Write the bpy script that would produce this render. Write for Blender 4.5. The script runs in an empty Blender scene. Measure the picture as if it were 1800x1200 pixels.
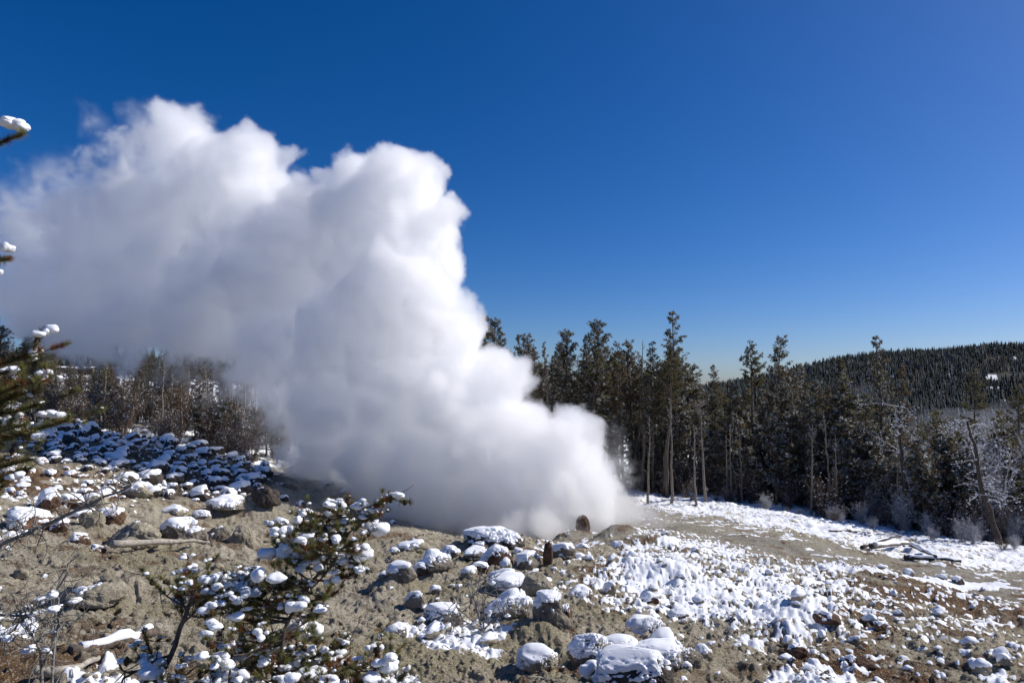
import bpy, bmesh, math, numpy as np
from mathutils import Vector
sc = bpy.context.scene
COL = sc.collection
R = math.radians
# ---------------------------------------------------------------- camera
PITCH = R(3.8)
F = 1200.0                      # focal length in pixels of an 1800 px wide frame
cam = bpy.data.cameras.new('camera'); cam.lens = 24; cam.sensor_width = 36; cam.clip_end = 9000; cam.clip_start = .1
cam_o = bpy.data.objects.new('camera', cam); COL.objects.link(cam_o); sc.camera = cam_o
cam_o.location = (0, 0, 0); cam_o.rotation_euler = (R(90) + PITCH, 0, 0)
# ---------------------------------------------------------------- light
SUN_AZ, SUN_EL = R(76), R(38)   # azimuth clockwise from the view direction (+Y)
to_sun = Vector((math.sin(SUN_AZ) * math.cos(SUN_EL), math.cos(SUN_AZ) * math.cos(SUN_EL), math.sin(SUN_EL)))
sun = bpy.data.lights.new('sun', 'SUN'); sun.energy = 5.0; sun.angle = R(.5); sun.color = (1, .95, .88)
sun_o = bpy.data.objects.new('sun', sun); COL.objects.link(sun_o)
sun_o.rotation_euler = to_sun.to_track_quat('Z', 'Y').to_euler()
w = bpy.data.worlds.new('World'); sc.world = w; w.use_nodes = True
wn, wl = w.node_tree.nodes, w.node_tree.links
sky = wn.new('ShaderNodeTexSky'); sky.sky_type = 'NISHITA'; sky.sun_disc = False
sky.sun_elevation = SUN_EL; sky.sun_rotation = SUN_AZ; sky.altitude = 2300; sky.air_density = 1.0; sky.dust_density = 4.5; sky.ozone_density = 3.0
hs = wn.new('ShaderNodeHueSaturation'); hs.inputs['Saturation'].default_value = 1.4; hs.inputs['Value'].default_value = 1.0
gm = wn.new('ShaderNodeMix'); gm.data_type = 'RGBA'; gm.blend_type = 'MULTIPLY'; gm.inputs[0].default_value = 1; gm.inputs[7].default_value = (.70, .765, .97, 1)
wl.new(sky.outputs[0], hs.inputs['Color']); wl.new(hs.outputs[0], gm.inputs[6]); wl.new(gm.outputs[2], wn['Background'].inputs[0])
wn['Background'].inputs[1].default_value = .1
sc.view_settings.view_transform = 'Standard'; sc.view_settings.look = 'None'; sc.view_settings.gamma = 1; sc.view_settings.exposure = 0
sc.cycles.use_denoising = True
sc.cycles.volume_bounces = 64; sc.cycles.max_bounces = 64; sc.cycles.diffuse_bounces = 8; sc.cycles.transmission_bounces = 12; sc.cycles.glossy_bounces = 2; sc.cycles.transparent_max_bounces = 16
sc.cycles.volume_step_rate = 1.5; sc.cycles.volume_max_steps = 512

# ---------------------------------------------------------------- helpers
cp, sp = math.cos(PITCH), math.sin(PITCH)
def ray(u, v):
    a, b = (u - 900) / F, (600 - v) / F
    return np.array([a, cp - b * sp, sp + b * cp])
def at(u, v, d):                # the point seen at photo pixel (u, v), d metres ahead
    r = ray(u, v); return r * (d / r[1])
def proj(x, y, z):
    c = y * cp + z * sp
    c = np.where(c < .05, .05, c)
    return 900 + F * x / c, 600 - F * (-y * sp + z * cp) / c
def px(n, d): return n / F * d  # n photo pixels at distance d, in metres

def hsh(i, j, k, s):
    with np.errstate(over='ignore'):
        h = (i.astype(np.int64) * 374761393 + j.astype(np.int64) * 668265263 + k.astype(np.int64) * 2147483647 + s * 974634777) & 0x7fffffff
        h = ((h ^ (h >> 13)) * 1274126177) & 0x7fffffff
        h = ((h ^ (h >> 15)) * 60493) & 0x7fffffff
    return (h & 0xffff) / 65535.0
def vn(p, s=0):
    f = np.floor(p); t = p - f; t = t * t * (3 - 2 * t); i = f.astype(np.int64)
    o = 0
    for a in (0, 1):
        for b in (0, 1):
            for c in (0, 1):
                wgt = (t[:, 0] if a else 1 - t[:, 0]) * (t[:, 1] if b else 1 - t[:, 1]) * (t[:, 2] if c else 1 - t[:, 2])
                o = o + wgt * hsh(i[:, 0] + a, i[:, 1] + b, i[:, 2] + c, s)
    return o
def fbm(p, o=4, s=0, g=.5):     # 0..1
    r, a, t = 0, 1., 0.
    for k in range(o):
        r = r + a * vn(p * 2 ** k + 17.3 * k, s + k); t += a; a *= g
    return r / t
def vn2(x, y, s=0):
    fx, fy = np.floor(x), np.floor(y); tx, ty = x - fx, y - fy; tx = tx * tx * (3 - 2 * tx); ty = ty * ty * (3 - 2 * ty)
    i, j = fx.astype(np.int64), fy.astype(np.int64); z = np.zeros_like(i)
    return (hsh(i, j, z, s) * (1 - tx) + hsh(i + 1, j, z, s) * tx) * (1 - ty) + (hsh(i, j + 1, z, s) * (1 - tx) + hsh(i + 1, j + 1, z, s) * tx) * ty
def fbm2(x, y, o=4, s=0, g=.5):
    r, a, t = 0, 1., 0.
    c, q = math.cos(.6), math.sin(.6)
    for k in range(o):
        r = r + a * vn2(x + 9.1 * k, y + 5.7 * k, s + k); t += a; a *= g
        x, y = (x * c - y * q) * 2.03, (x * q + y * c) * 2.03
    return r / t
def worley(x, y, cell, s=0):    # distance to nearest feature in cells, and that feature's random number
    gx, gy = x / cell, y / cell
    i0, j0 = np.floor(gx).astype(np.int64), np.floor(gy).astype(np.int64); z = np.zeros_like(i0)
    best = np.full(gx.shape, 9.); rid = np.zeros(gx.shape)
    for a in (-1, 0, 1):
        for b in (-1, 0, 1):
            i, j = i0 + a, j0 + b
            d = np.hypot(i + .15 + .7 * hsh(i, j, z, s) - gx, j + .15 + .7 * hsh(i, j, z, s + 5) - gy)
            m = d < best
            best = np.where(m, d, best); rid = np.where(m, hsh(i, j, z, s + 11), rid)
    return best, rid
def ss(a, b, x):
    t = np.clip((x - a) / (b - a), 0, 1); return t * t * (3 - 2 * t)
def poly(u, v, pts, soft):      # soft mask of a polygon
    n = len(pts); d = np.full(u.shape, 1e9); ins = np.zeros(u.shape, bool)
    for k in range(n):
        (ax, ay), (bx, by) = pts[k], pts[(k + 1) % n]
        ex, ey = bx - ax, by - ay; wx, wy = u - ax, v - ay
        t = np.clip((wx * ex + wy * ey) / (ex * ex + ey * ey + 1e-9), 0, 1)
        d = np.minimum(d, np.hypot(wx - ex * t, wy - ey * t))
        ins ^= ((ay > v) != (by > v)) & (u < ex * (v - ay) / (by - ay + 1e-12) + ax)
    return ss(-soft, soft, np.where(ins, d, -d))

def mesh(name, V, T, mats, mi=None, smooth=True, attrs=None):
    V = np.asarray(V, np.float32); T = np.asarray(T, np.int32); k = T.shape[1]
    me = bpy.data.meshes.new(name); me.vertices.add(len(V)); me.vertices.foreach_set('co', V.ravel())
    me.loops.add(T.size); me.loops.foreach_set('vertex_index', T.ravel())
    me.polygons.add(len(T)); me.polygons.foreach_set('loop_start', np.arange(0, T.size, k, dtype=np.int32))
    for m in mats: me.materials.append(m)
    if mi is not None: me.polygons.foreach_set('material_index', np.asarray(mi, np.int32))
    if smooth: me.polygons.foreach_set('use_smooth', np.ones(len(T), bool))
    for n_, a in (attrs or {}).items():
        t = me.attributes.new(n_, 'FLOAT', 'POINT'); t.data.foreach_set('value', np.asarray(a, np.float32))
    me.update(calc_edges=True); return me
def link(name, data, parent=None):
    o = bpy.data.objects.new(name, data); COL.objects.link(o)
    if parent is not None: o.parent = parent
    return o
def tag(o, label=None, cat=None, group=None, kind=None):
    for k, v_ in (('label', label), ('category', cat), ('group', group), ('kind', kind)):
        if v_: o[k] = v_
    return o
def copy_thing(root, loc, rz, sc_, label, cat, group):
    r = root.copy(); COL.objects.link(r); r.location = loc; r.rotation_euler = (0, 0, rz); r.scale = sc_
    for ch in KIDS[root.name]:
        c = ch.copy(); COL.objects.link(c); c.parent = r
    return tag(r, label, cat, group)
KIDS = {}
class Geo:                      # triangles gathered into one mesh
    def __init__(s): s.V, s.T, s.M, s.n = [], [], [], 0
    def add(s, V, T, m=0):
        V = np.asarray(V, float).reshape(-1, 3); T = np.asarray(T, int).reshape(-1, 3)
        s.V.append(V); s.T.append(T + s.n); s.M.append(np.full(len(T), m) if np.isscalar(m) else m); s.n += len(V)
    def tube(s, P, rad, sides=6, m=0, cap=True):
        P = np.asarray(P, float); rad = np.broadcast_to(np.asarray(rad, float), (len(P),))
        D = np.gradient(P, axis=0); D /= np.linalg.norm(D, axis=1)[:, None] + 1e-9
        ref = np.array([0, 0, 1.]) if abs(D[:, 2].mean()) < .8 else np.array([1., 0, 0])
        A = np.cross(D, ref); A /= np.linalg.norm(A, axis=1)[:, None] + 1e-9; B = np.cross(D, A)
        a = np.arange(sides) * 2 * np.pi / sides
        V = P[:, None] + rad[:, None, None] * (A[:, None] * np.cos(a)[None, :, None] + B[:, None] * np.sin(a)[None, :, None])
        n = len(P); i, j = np.meshgrid(np.arange(n - 1), np.arange(sides), indexing='ij'); j2 = (j + 1) % sides
        q = np.stack([i * sides + j, i * sides + j2, (i + 1) * sides + j2, (i + 1) * sides + j], -1).reshape(-1, 4)
        T = np.concatenate([q[:, [0, 1, 2]], q[:, [0, 2, 3]]])
        V = V.reshape(-1, 3)
        if cap:
            V = np.vstack([V, P[0], P[-1]]); k = np.arange(sides); e = (n - 1) * sides; b = n * sides
            T = np.vstack([T, np.stack([(k + 1) % sides, k, np.full(sides, b)], 1), np.stack([e + k, e + (k + 1) % sides, np.full(sides, b + 1)], 1)])
        s.add(V, T, m)
    def blades(s, C, D, rng, n=8, L=.2, W=.03, spread=.8, m=(0,), quad=False):   # needle tufts at C pointing along D
        N = len(C)
        if not N: return
        C = np.repeat(C, n, 0); D = np.repeat(D, n, 0)
        d = D + rng.normal(0, spread, (N * n, 3)); d /= np.linalg.norm(d, axis=1)[:, None]
        sd = np.cross(d, rng.normal(size=(N * n, 3))); sd /= np.linalg.norm(sd, axis=1)[:, None] + 1e-9
        l = L * rng.uniform(.6, 1.15, (N * n, 1)); 
        a, b, c = C - sd * W / 2, C + sd * W / 2, C + d * l
        if quad:
            mid = C + d * l * .55
            a, b = mid - sd * W / 2, mid + sd * W / 2
            V = np.stack([C, a, b, c], 1).reshape(-1, 3); k = np.arange(N * n) * 4
            T = np.concatenate([np.stack([k, k + 1, k + 2], 1), np.stack([k + 1, k + 3, k + 2], 1)])
            mm = np.asarray(m)[rng.integers(0, len(m), N)]; mm = np.tile(np.repeat(mm, n), 2)
        else:
            V = np.stack([a, b, c], 1).reshape(-1, 3); T = np.arange(N * n * 3).reshape(-1, 3)
            mm = np.repeat(np.asarray(m)[rng.integers(0, len(m), N)], n)
        s.add(V, T, mm)
    def blobs(s, C, rad, rng, m=0, lvl=0, flat=.6):       # lumps (snow) at C
        N = len(C)
        if not N: return
        U, TT = ICO[lvl]
        rad = np.broadcast_to(rad, (N,))
        S = rng.uniform(.7, 1.35, (N, 1, 3)) * np.array([1, 1, flat])
        V = U[None] * (1 + rng.normal(0, .12 if lvl < 2 else 0, (N, len(U), 1)))
        if lvl >= 2:
            q = (U[None] * 1.6 + rng.uniform(0, 90, (N, 1, 3))).reshape(-1, 3)
            V = V * (.68 + .75 * fbm(q, 3, 3)).reshape(N, -1, 1)
        V = C[:, None] + V * S * rad[:, None, None]
        T = (TT[None] + (np.arange(N) * len(U))[:, None, None]).reshape(-1, 3)
        s.add(V.reshape(-1, 3), T, m)
    def mesh(s, name, mats, smooth=True):
        return mesh(name, np.vstack(s.V), np.vstack(s.T), mats, np.concatenate(s.M), smooth)
ICO = {}
for lv in range(6):
    bm = bmesh.new()
    bmesh.ops.create_icosphere(bm, subdivisions=lv + 1, radius=1)
    ICO[lv] = (np.array([v.co[:] for v in bm.verts]), np.array([[v.index for v in f.verts] for f in bm.faces])); bm.free()

# ---------------------------------------------------------------- materials
def mat(name, c1, c2=None, scale=8, rough=.85, bump=0, bscale=40, c3=None, detail=6, spec=.3, bdist=.02, sss=0):
    m = bpy.data.materials.new(name); m.use_nodes = True; N, L = m.node_tree.nodes, m.node_tree.links
    b = N['Principled BSDF']; b.inputs['Roughness'].default_value = rough; b.inputs['Specular IOR Level'].default_value = spec
    b.inputs['Base Color'].default_value = (*c1, 1)
    g = N.new('ShaderNodeNewGeometry')
    if c2:
        n = N.new('ShaderNodeTexNoise'); n.inputs['Scale'].default_value = scale; n.inputs['Detail'].default_value = detail; n.inputs['Roughness'].default_value = .65
        L.new(g.outputs['Position'], n.inputs['Vector'])
        r = N.new('ShaderNodeValToRGB'); e = r.color_ramp.elements
        e[0].position = .36; e[0].color = (*c1, 1); e[1].position = .64; e[1].color = (*c2, 1)
        if c3: k = e.new(.5); k.color = (*c3, 1)
        L.new(n.outputs[0], r.inputs[0]); L.new(r.outputs[0], b.inputs['Base Color'])
    if bump:
        n2 = N.new('ShaderNodeTexNoise'); n2.inputs['Scale'].default_value = bscale; n2.inputs['Detail'].default_value = 5; n2.inputs['Roughness'].default_value = .7
        L.new(g.outputs['Position'], n2.inputs['Vector'])
        bp = N.new('ShaderNodeBump'); bp.inputs['Strength'].default_value = bump; bp.inputs['Distance'].default_value = bdist
        L.new(n2.outputs[0], bp.inputs['Height']); L.new(bp.outputs[0], b.inputs['Normal'])
    if sss:
        b.inputs['Subsurface Weight'].default_value = sss; b.inputs['Subsurface Radius'].default_value = (.05, .06, .08); b.inputs['Subsurface Scale'].default_value = .5
    return m
M_SNOW = mat('snow', (.84, .86, .9), (.88, .89, .92), 12, .7, .18, 28, bdist=.03)
M_SNOWF = mat('snow_flecks', (.62, .64, .68), rough=.8)
M_ROCKG = mat('grey_rock', (.13, .113, .09), (.33, .29, .235), 5, .9, 1, 26, (.22, .19, .15), bdist=.05)
M_ROCKT = mat('tan_rock', (.22, .185, .135), (.45, .40, .30), 4, .9, 1, 24, (.33, .29, .215), bdist=.05)
M_ROCKR = mat('rust_rock', (.06, .03, .02), (.23, .13, .075), 5, .9, .9, 26, (.12, .07, .045), bdist=.05)
M_ROCKD = mat('dark_rock', (.035, .03, .027), (.11, .09, .072), 5, .9, .9, 26, bdist=.05)
M_BARK = mat('pine_bark', (.07, .054, .042), (.18, .145, .115), 14, .95, .6, 30)
M_BARKL = mat('pale_bark', (.13, .108, .085), (.25, .215, .175), 14, .95, .5, 30)
M_TWIG = mat('brown_twigs', (.085, .06, .045), (.16, .115, .085), 6, .95)
M_TWIGG = mat('grey_twigs', (.14, .13, .115), (.3, .285, .26), 20, .9)
M_N1 = mat('needles_dark', (.07, .07, .034), (.125, .115, .058), 2, .6)
M_N2 = mat('needles_olive', (.12, .096, .048), (.185, .145, .075), 2, .6)
M_N3 = mat('needles_brown', (.14, .098, .055), (.19, .13, .075), 2, .7)
M_NF = mat('fresh_needles', (.15, .16, .045), (.25, .23, .085), 6, .5)
M_NR = mat('dead_needles', (.2, .075, .025), (.28, .12, .045), 8, .7)
M_WOOD = mat('weathered_wood', (.26, .23, .19), (.48, .44, .37), 9, .85, .5, 40)
def translucent(m, k=.5):
    N, L = m.node_tree.nodes, m.node_tree.links; b = N['Principled BSDF']; t = N.new('ShaderNodeBsdfTranslucent'); x = N.new('ShaderNodeMixShader'); x.inputs[0].default_value = k
    if b.inputs['Base Color'].is_linked: L.new(b.inputs['Base Color'].links[0].from_socket, t.inputs[0])
    L.new(b.outputs[0], x.inputs[1]); L.new(t.outputs[0], x.inputs[2]); L.new(x.outputs[0], N['Material Output'].inputs[0])
M_FROST = mat('frosted_needles', (.24, .255, .25), (.46, .48, .49), 3, .8); M_TWIGF = mat('frosted_twigs', (.25, .24, .24), (.5, .5, .52), 4, .9)
M_BARKD = mat('dark_bark', (.03, .024, .02), (.085, .07, .058), 14, .95, .6, 30)
for m_ in (M_N1, M_N2, M_N3, M_NF, M_NR, M_FROST): translucent(m_)
M_CONE = mat('pine_cone', (.03, .018, .012), (.07, .045, .03), 40, .9)

# ---------------------------------------------------------------- ground
CT = {0: [(2, 2240), (4, 1580), (6, 1350), (8, 1205), (11, 1105), (15, 1010), (20, 918), (25, 862), (30, 822), (38, 778), (48, 748), (60, 715), (80, 682), (120, 655), (300, 645), (1200, 640)],
      300: [(2, 2240), (4, 1590), (6, 1370), (8, 1225), (11, 1122), (15, 1040), (19, 982), (22.5, 945), (25, 938), (28, 898), (32, 852), (38, 808), (45, 777), (52, 755), (65, 722), (85, 692), (120, 668), (300, 650), (1200, 650)],
      600: [(2, 2240), (4, 1610), (6, 1400), (8, 1255), (11, 1150), (15, 1060), (20, 985), (25, 943), (28, 938), (34, 908), (42, 862), (50, 828), (60, 802), (75, 772), (100, 735), (150, 705), (300, 680), (1200, 660)],
      900: [(2, 2260), (4, 1630), (6, 1430), (8, 1290), (11, 1172), (15, 1068), (20, 994), (25, 951), (28, 962), (34, 960), (40, 938), (50, 892), (60, 862), (80, 822), (110, 785), (180, 740), (400, 706), (1200, 696), (2400, 705)],
      1200: [(2, 2280), (4, 1650), (6, 1450), (8, 1310), (11, 1202), (14, 1125), (18, 1052), (24, 982), (29, 950), (36, 926), (44, 906), (54, 882), (62, 864), (80, 832), (110, 798), (180, 755), (400, 716), (800, 704), (1300, 690), (2400, 700)],
      1500: [(2, 2300), (4, 1670), (6, 1470), (8, 1330), (11.5, 1202), (15, 1122), (20, 1052), (27, 988), (34, 961), (42, 936), (50, 916), (60, 892), (80, 860), (110, 832), (180, 795), (350, 758), (600, 738), (900, 698), (1300, 634), (1800, 655)],
      1800: [(2, 2320), (4, 1690), (6, 1490), (8, 1350), (12, 1202), (16, 1127), (22, 1062), (30, 1011), (38, 981), (46, 951), (56, 922), (80, 883), (110, 848), (180, 803), (350, 763), (600, 737), (900, 685), (1300, 611), (1800, 635)]}
CT[-700] = [(d, v_ - 15) for d, v_ in CT[0]]; CT[2600] = CT[1800]
_P = []
for u_, rows in CT.items():
    for d_, v_ in rows:
        p_ = at(u_, v_, d_); r_ = math.hypot(p_[0], p_[1]); _P.append((math.atan2(p_[0], p_[1]) * 2.2, math.log(r_), p_[2] / r_))
_P = np.array(_P)
def _K(a, b): return np.sqrt((a[:, None, 0] - b[None, :, 0]) ** 2 + (a[:, None, 1] - b[None, :, 1]) ** 2 + .01)
_n = len(_P); _A = np.zeros((_n + 3, _n + 3)); _A[:_n, :_n] = -_K(_P[:, :2], _P[:, :2]) + np.eye(_n) * -.002
_A[:_n, _n] = 1; _A[:_n, _n + 1:] = _P[:, :2]; _A[_n:, :_n] = _A[:_n, _n:].T
_W = np.linalg.solve(_A, np.concatenate([_P[:, 2], [0, 0, 0]]))
def _base_ts(th, r):
    q = np.stack([np.clip(th, R(-58), R(58)) * 2.2, np.log(np.clip(r, 2, 2500))], 1); o = np.empty(len(q))
    for k in range(0, len(q), 20000):
        s = q[k:k + 20000]; o[k:k + 20000] = -_K(s, _P[:, :2]) @ _W[:_n] + _W[_n] + s @ _W[_n + 1:]
    return o * np.clip(r, 2, 2500)
def base(x, y):
    x, y = np.atleast_1d(np.asarray(x, float)), np.atleast_1d(np.asarray(y, float))
    th, r = np.arctan2(x, y), np.hypot(x, y)
    z = _base_ts(th, r)
    bk = np.abs(th) > R(58)
    if bk.any():
        t = ((th[bk] % (2 * np.pi)) - R(58)) / (2 * np.pi - R(116)); t = t * t * (3 - 2 * t)
        z[bk] = _base_ts(np.full(t.shape, R(58)), r[bk]) * (1 - t) + _base_ts(np.full(t.shape, R(-58)), r[bk]) * t
    return z
def hit_base(u, v, lo=3., hi=2500., f=None):
    f = f or base
    r = ray(u, v); d = np.exp(np.linspace(math.log(lo), math.log(hi), 900)); P = r[None] * (d / r[1])[:, None]
    b = P[:, 2] < f(P[:, 0], P[:, 1])
    return P[int(np.argmax(b))] if b.any() else P[-1]
# low mounds, humps and ledges of sinter: photo pixel of the foot, radius, stretch, height
BUMPS = [(h[0], h[1], a, b, c, k) for (u_, v_, a, b, c, k) in
         [(1085, 950, 1.0, .8, .62, 0), (1128, 953, 1.5, .8, .34, 0), (1010, 952, 1.1, .6, .36, 0), (960, 953, .9, .5, .25, 0), (1225, 928, 1.6, 1, .4, 0), (235, 1050, .75, .5, .42, 1), (160, 1078, .6, .4, .38, 1),
          (700, 1050, .55, .5, .35, 1), (745, 1020, .8, .5, .3, 1), (900, 1110, .7, .4, .25, 1), (955, 1115, .6, .4, .2, 1), (1390, 1120, .5, .4, .3, 1), (1150, 1020, 1.7, 1.4, .34, 0), (1250, 1040, 1.4, 1.1, .22, 0),
          (720, 960, 1.2, .5, .2, 0), (1420, 1090, 1, .7, .3, 0), (440, 905, 1.3, .8, .9, 0), (590, 868, 1.8, 1.2, .7, 0), (350, 965, 1.4, .8, .2, 0)]
         for h in [hit_base(u_, v_)]]
def H(x, y, full=False):
    x, y = np.atleast_1d(np.asarray(x, float)), np.atleast_1d(np.asarray(y, float))
    z0 = base(x, y); r = np.hypot(x, y); z = z0.copy()
    for bx, by, ra, rb, hh, k in BUMPS:
        e = ((x - bx) / ra) ** 2 + ((y - by) / rb) ** 2
        z += hh * np.exp(-e ** (1.6 if k else 1.1))
    rough = np.clip((r - 3) / 4, .3, 1) * np.clip(1.25 - r / 400, .3, 1)
    u, v = proj(x, y, z0)
    smooth_flat = poly(u, v, [(1150, 900), (1300, 925), (1520, 975), (1800, 1015), (1800, 1060), (1560, 1010), (1400, 975), (1230, 950), (1000, 955), (1000, 938)], 20)
    g = (fbm2(x / 3.2, y / 3.2, 3, 3) - .5) * .7 + (1 - np.abs(fbm2(x / 1.3, y / 1.1, 4, 9, .55) * 2 - 1) - .7) * .22 * (1 - .6 * smooth_flat) + (fbm2(x / .22, y / .22, 3, 21, .6) - .5) * .13 * (1 - .7 * smooth_flat)
    # hard little steps where the crust has broken
    st = fbm2(x / 1.9 + 4, y / 1.4, 4, 33, .55) * 7; g += (np.floor(st) + ss(.35, .65, st - np.floor(st)) - st) * .10 * (1 - smooth_flat)
    z += g * rough
    z += (fbm2(x / 60, y / 60, 4, 40) - .5) * np.clip((r - 90) / 60, 0, 12)
    # snow and stains
    n1, n2, n3 = fbm2(x / .9, y / .9, 4, 50, .6), fbm2(x / 3.1, y / 3.1, 4, 60), fbm2(x / .35, y / .35, 3, 70)
    field = poly(u, v, [(1035, 1062), (1062, 1012), (1100, 985), (1120, 950), (1240, 952), (1330, 985), (1480, 1000), (1520, 1045), (1440, 1075), (1470, 1105), (1410, 1130), (1340, 1092), (1250, 1085), (1170, 1090), (1100, 1080)], 22)
    scat = poly(u, v, [(960, 950), (1300, 950), (1800, 1040), (1800, 1210), (1180, 1210), (1150, 1110), (1020, 1040), (930, 990)], 25)
    bank = poly(u, v, [(1110, 845), (1310, 872), (1560, 925), (2200, 945), (2200, 1040), (1830, 1012), (1700, 1003), (1560, 972), (1400, 935), (1240, 908), (1120, 893)], 7)
    woods_floor = np.clip(ss(54, 62, r) * (u > 950) + ss(43, 50, r) * (u <= 950), 0, 1)
    slope = poly(u, v, [(40, 745), (440, 770), (500, 850), (440, 885), (270, 870), (215, 835), (60, 800)], 15)
    leftr = poly(u, v, [(-200, 810), (230, 830), (260, 890), (200, 900), (0, 960), (-200, 960)], 15)
    patches = poly(u, v, [(700, 1095), (870, 1080), (920, 1120), (860, 1135), (730, 1130)], 10) + poly(u, v, [(-100, 1100), (70, 1085), (60, 1135), (-100, 1145)], 8) + poly(u, v, [(110, 1185), (190, 1165), (260, 1180), (300, 1215), (110, 1220)], 8) + poly(u, v, [(400, 1170), (730, 1160), (760, 1215), (380, 1215)], 12) * .6 \
        + poly(u, v, [(1350, 1185), (1500, 1175), (1520, 1215), (1340, 1215)], 10) + poly(u, v, [(1480, 1002), (1760, 1030), (1755, 1038), (1470, 1012)], 3)
    lump = np.zeros_like(x); snow = np.zeros_like(x)
    for cell, s, dn in ((.17, 1, 1.), (.10, 2, .95), (.27, 3, .22)):
        d, rid = worley(x + .1 * (n3 - .5), y * .8, cell, s)
        p = np.clip(field * (.25 + .75 * (n2 + .4 * (n1 - .5) > .45)) * .88 + scat * (1 - .85 * smooth_flat) * (.25 + .75 * ss(1130, 1070, v)) * (ss(.57, .68, n2 + .45 * (n1 - .5)) * .34 + .035) + slope * .05 + leftr * .06 + bank * .45, 0, 1) * dn
        on = rid < p
        q = np.clip(1 - (d / (.34 + .22 * ((rid * 57) % 1))) ** 2, 0, 1) ** .5 * on
        lump = np.maximum(lump, q * cell * .23); snow = np.maximum(snow, ss(.25, .45, q))
    near = ss(300, 90, r)
    st1, rd1 = worley(x, y, .24, 31); st2, rd2 = worley(x, y, .11, 37)
    crumb = np.maximum(np.clip(1 - (st1 / .42) ** 2, 0, 1) ** .45 * .075 * (.4 + .6 * ((rd1 * 91) % 1)) * (rd1 < .45 * ss(.35, .6, n1)), np.clip(1 - (st2 / .45) ** 2, 0, 1) ** .45 * .042 * (rd2 < .5)) * (1 - .75 * smooth_flat)
    z += np.maximum(lump, crumb) * near
    snow = np.maximum(snow, ss(.55, .60, n1 * .5 + n3 * .25 + .3 * n2 + .05) * field)
    snow = np.maximum(snow, ss(.41, .48, n1 * .6 + n3 * .4) * bank)
    snow = np.maximum(snow, ss(.42, .5, n1 * .6 + n3 * .4) * woods_floor)
    snow = np.maximum(snow, ss(.64, .68, n1 * .6 + n3 * .4) * slope)
    snow = np.maximum(snow, ss(.40, .46, n1 * .6 + n3 * .4) * np.clip(patches, 0, 1))
    snow = np.maximum(snow, ss(.645, .67, n1 * .7 + n3 * .3) * (u > 950))
    snow = np.where(r > 150, ss(.72, .74, fbm2(x / 22, y / 40, 4, 90)) , snow)
    z += snow * .035 * near
    if not full: return z
    rust = np.clip(poly(u, v, [(1440, 1015), (1560, 1005), (1810, 1065), (1800, 1105), (1640, 1085), (1570, 1130), (1480, 1110), (1420, 1060)], 25) * ss(.4, .56, n1) + poly(u, v, [(-100, 820), (120, 828), (240, 850), (230, 880), (-100, 880)], 8) * ss(.35, .5, n1)
                   + poly(u, v, [(230, 855), (420, 850), (440, 870), (300, 880)], 10) * ss(.4, .5, n1) * .8 + poly(u, v, [(1390, 1130), (1560, 1130), (1560, 1180), (1390, 1180)], 12) * ss(.45, .55, n1) + poly(u, v, [(1020, 1030), (1100, 1060), (1090, 1100), (1000, 1060)], 12) * ss(.5, .58, n1)
                   + poly(u, v, [(530, 935), (720, 945), (720, 955), (520, 950)], 4) * ss(.4, .5, n1) * .8 + poly(u, v, [(-50, 1150), (130, 1130), (240, 1150), (130, 1190), (0, 1215), (-60, 1215)], 8) * ss(.3, .5, n1) * .9 + ss(.66, .72, fbm2(x / 1.1 + 50, y / .8, 4, 77)) * .8 * (r < 40) + scat * ss(.55, .64, fbm2(x / .8 + 5, y / .8, 4, 78)) * .75, 0, 1)
    yel = np.clip(ss(.45, .62, fbm2(x / 1.6 + 9, y / 1.6, 4, 81)) * (.35 + .5 * poly(u, v, [(0, 950), (640, 950), (1060, 1040), (1140, 1100), (1000, 1210), (0, 1210)], 40)), 0, 1)
    grey = np.clip(smooth_flat + ss(.5, .6, fbm2(x / 2.4 + 30, y / 1.2, 4, 83)) * .3 + poly(u, v, [(430, 860), (700, 850), (700, 940), (470, 935)], 15) * .7, 0, 1)
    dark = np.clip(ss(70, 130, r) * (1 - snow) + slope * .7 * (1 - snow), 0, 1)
    return z, dict(snow=snow, rust=rust, yellow=yel, grey=grey, dark=dark)
def hit(u, v, lo=4., hi=300.): return hit_base(u, v, lo, hi, H)
th_in = np.radians(np.linspace(-41, 41, 940)); th_out = np.radians(np.concatenate([np.linspace(42.5, 180, 60), np.linspace(-180, -42.5, 60)[1:]]))
TH = np.concatenate([th_in, th_out])
q1 = 1 / np.linspace(1 / 6.5, 1 / 70, 500)
RR = np.concatenate([np.linspace(.6, 6.3, 26), q1, np.exp(np.linspace(math.log(71), math.log(2500), 130)), [3500, 6000]])
# pack rows: even steps in depression angle near, capped at a step of 0.16 m far off
rr = [6.5]
while rr[-1] < 72: rr.append(rr[-1] + min(max(rr[-1] ** 2 * .00030, .012), .17))
RR = np.concatenate([np.linspace(.6, 6.45, 26), rr, np.exp(np.linspace(math.log(72.3), math.log(2500), 130)), [3500, 6000]])
nT, nR = len(TH), len(RR)
tt, rr = np.meshgrid(TH, RR); X, Y = (np.sin(tt) * rr).ravel(), (np.cos(tt) * rr).ravel()
Z, AT = H(X, Y, True)
i, j = np.meshgrid(np.arange(nR - 1), np.arange(nT), indexing='ij'); j2 = (j + 1) % nT
Q = np.stack([i * nT + j, i * nT + j2, (i + 1) * nT + j2, (i + 1) * nT + j], -1).reshape(-1, 4)[:, ::-1]
m = bpy.data.materials.new('sinter_ground'); m.use_nodes = True; N, L = m.node_tree.nodes, m.node_tree.links
b = N['Principled BSDF']; b.inputs['Roughness'].default_value = .9; b.inputs['Specular IOR Level'].default_value = .2
geo = N.new('ShaderNodeNewGeometry')
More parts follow.
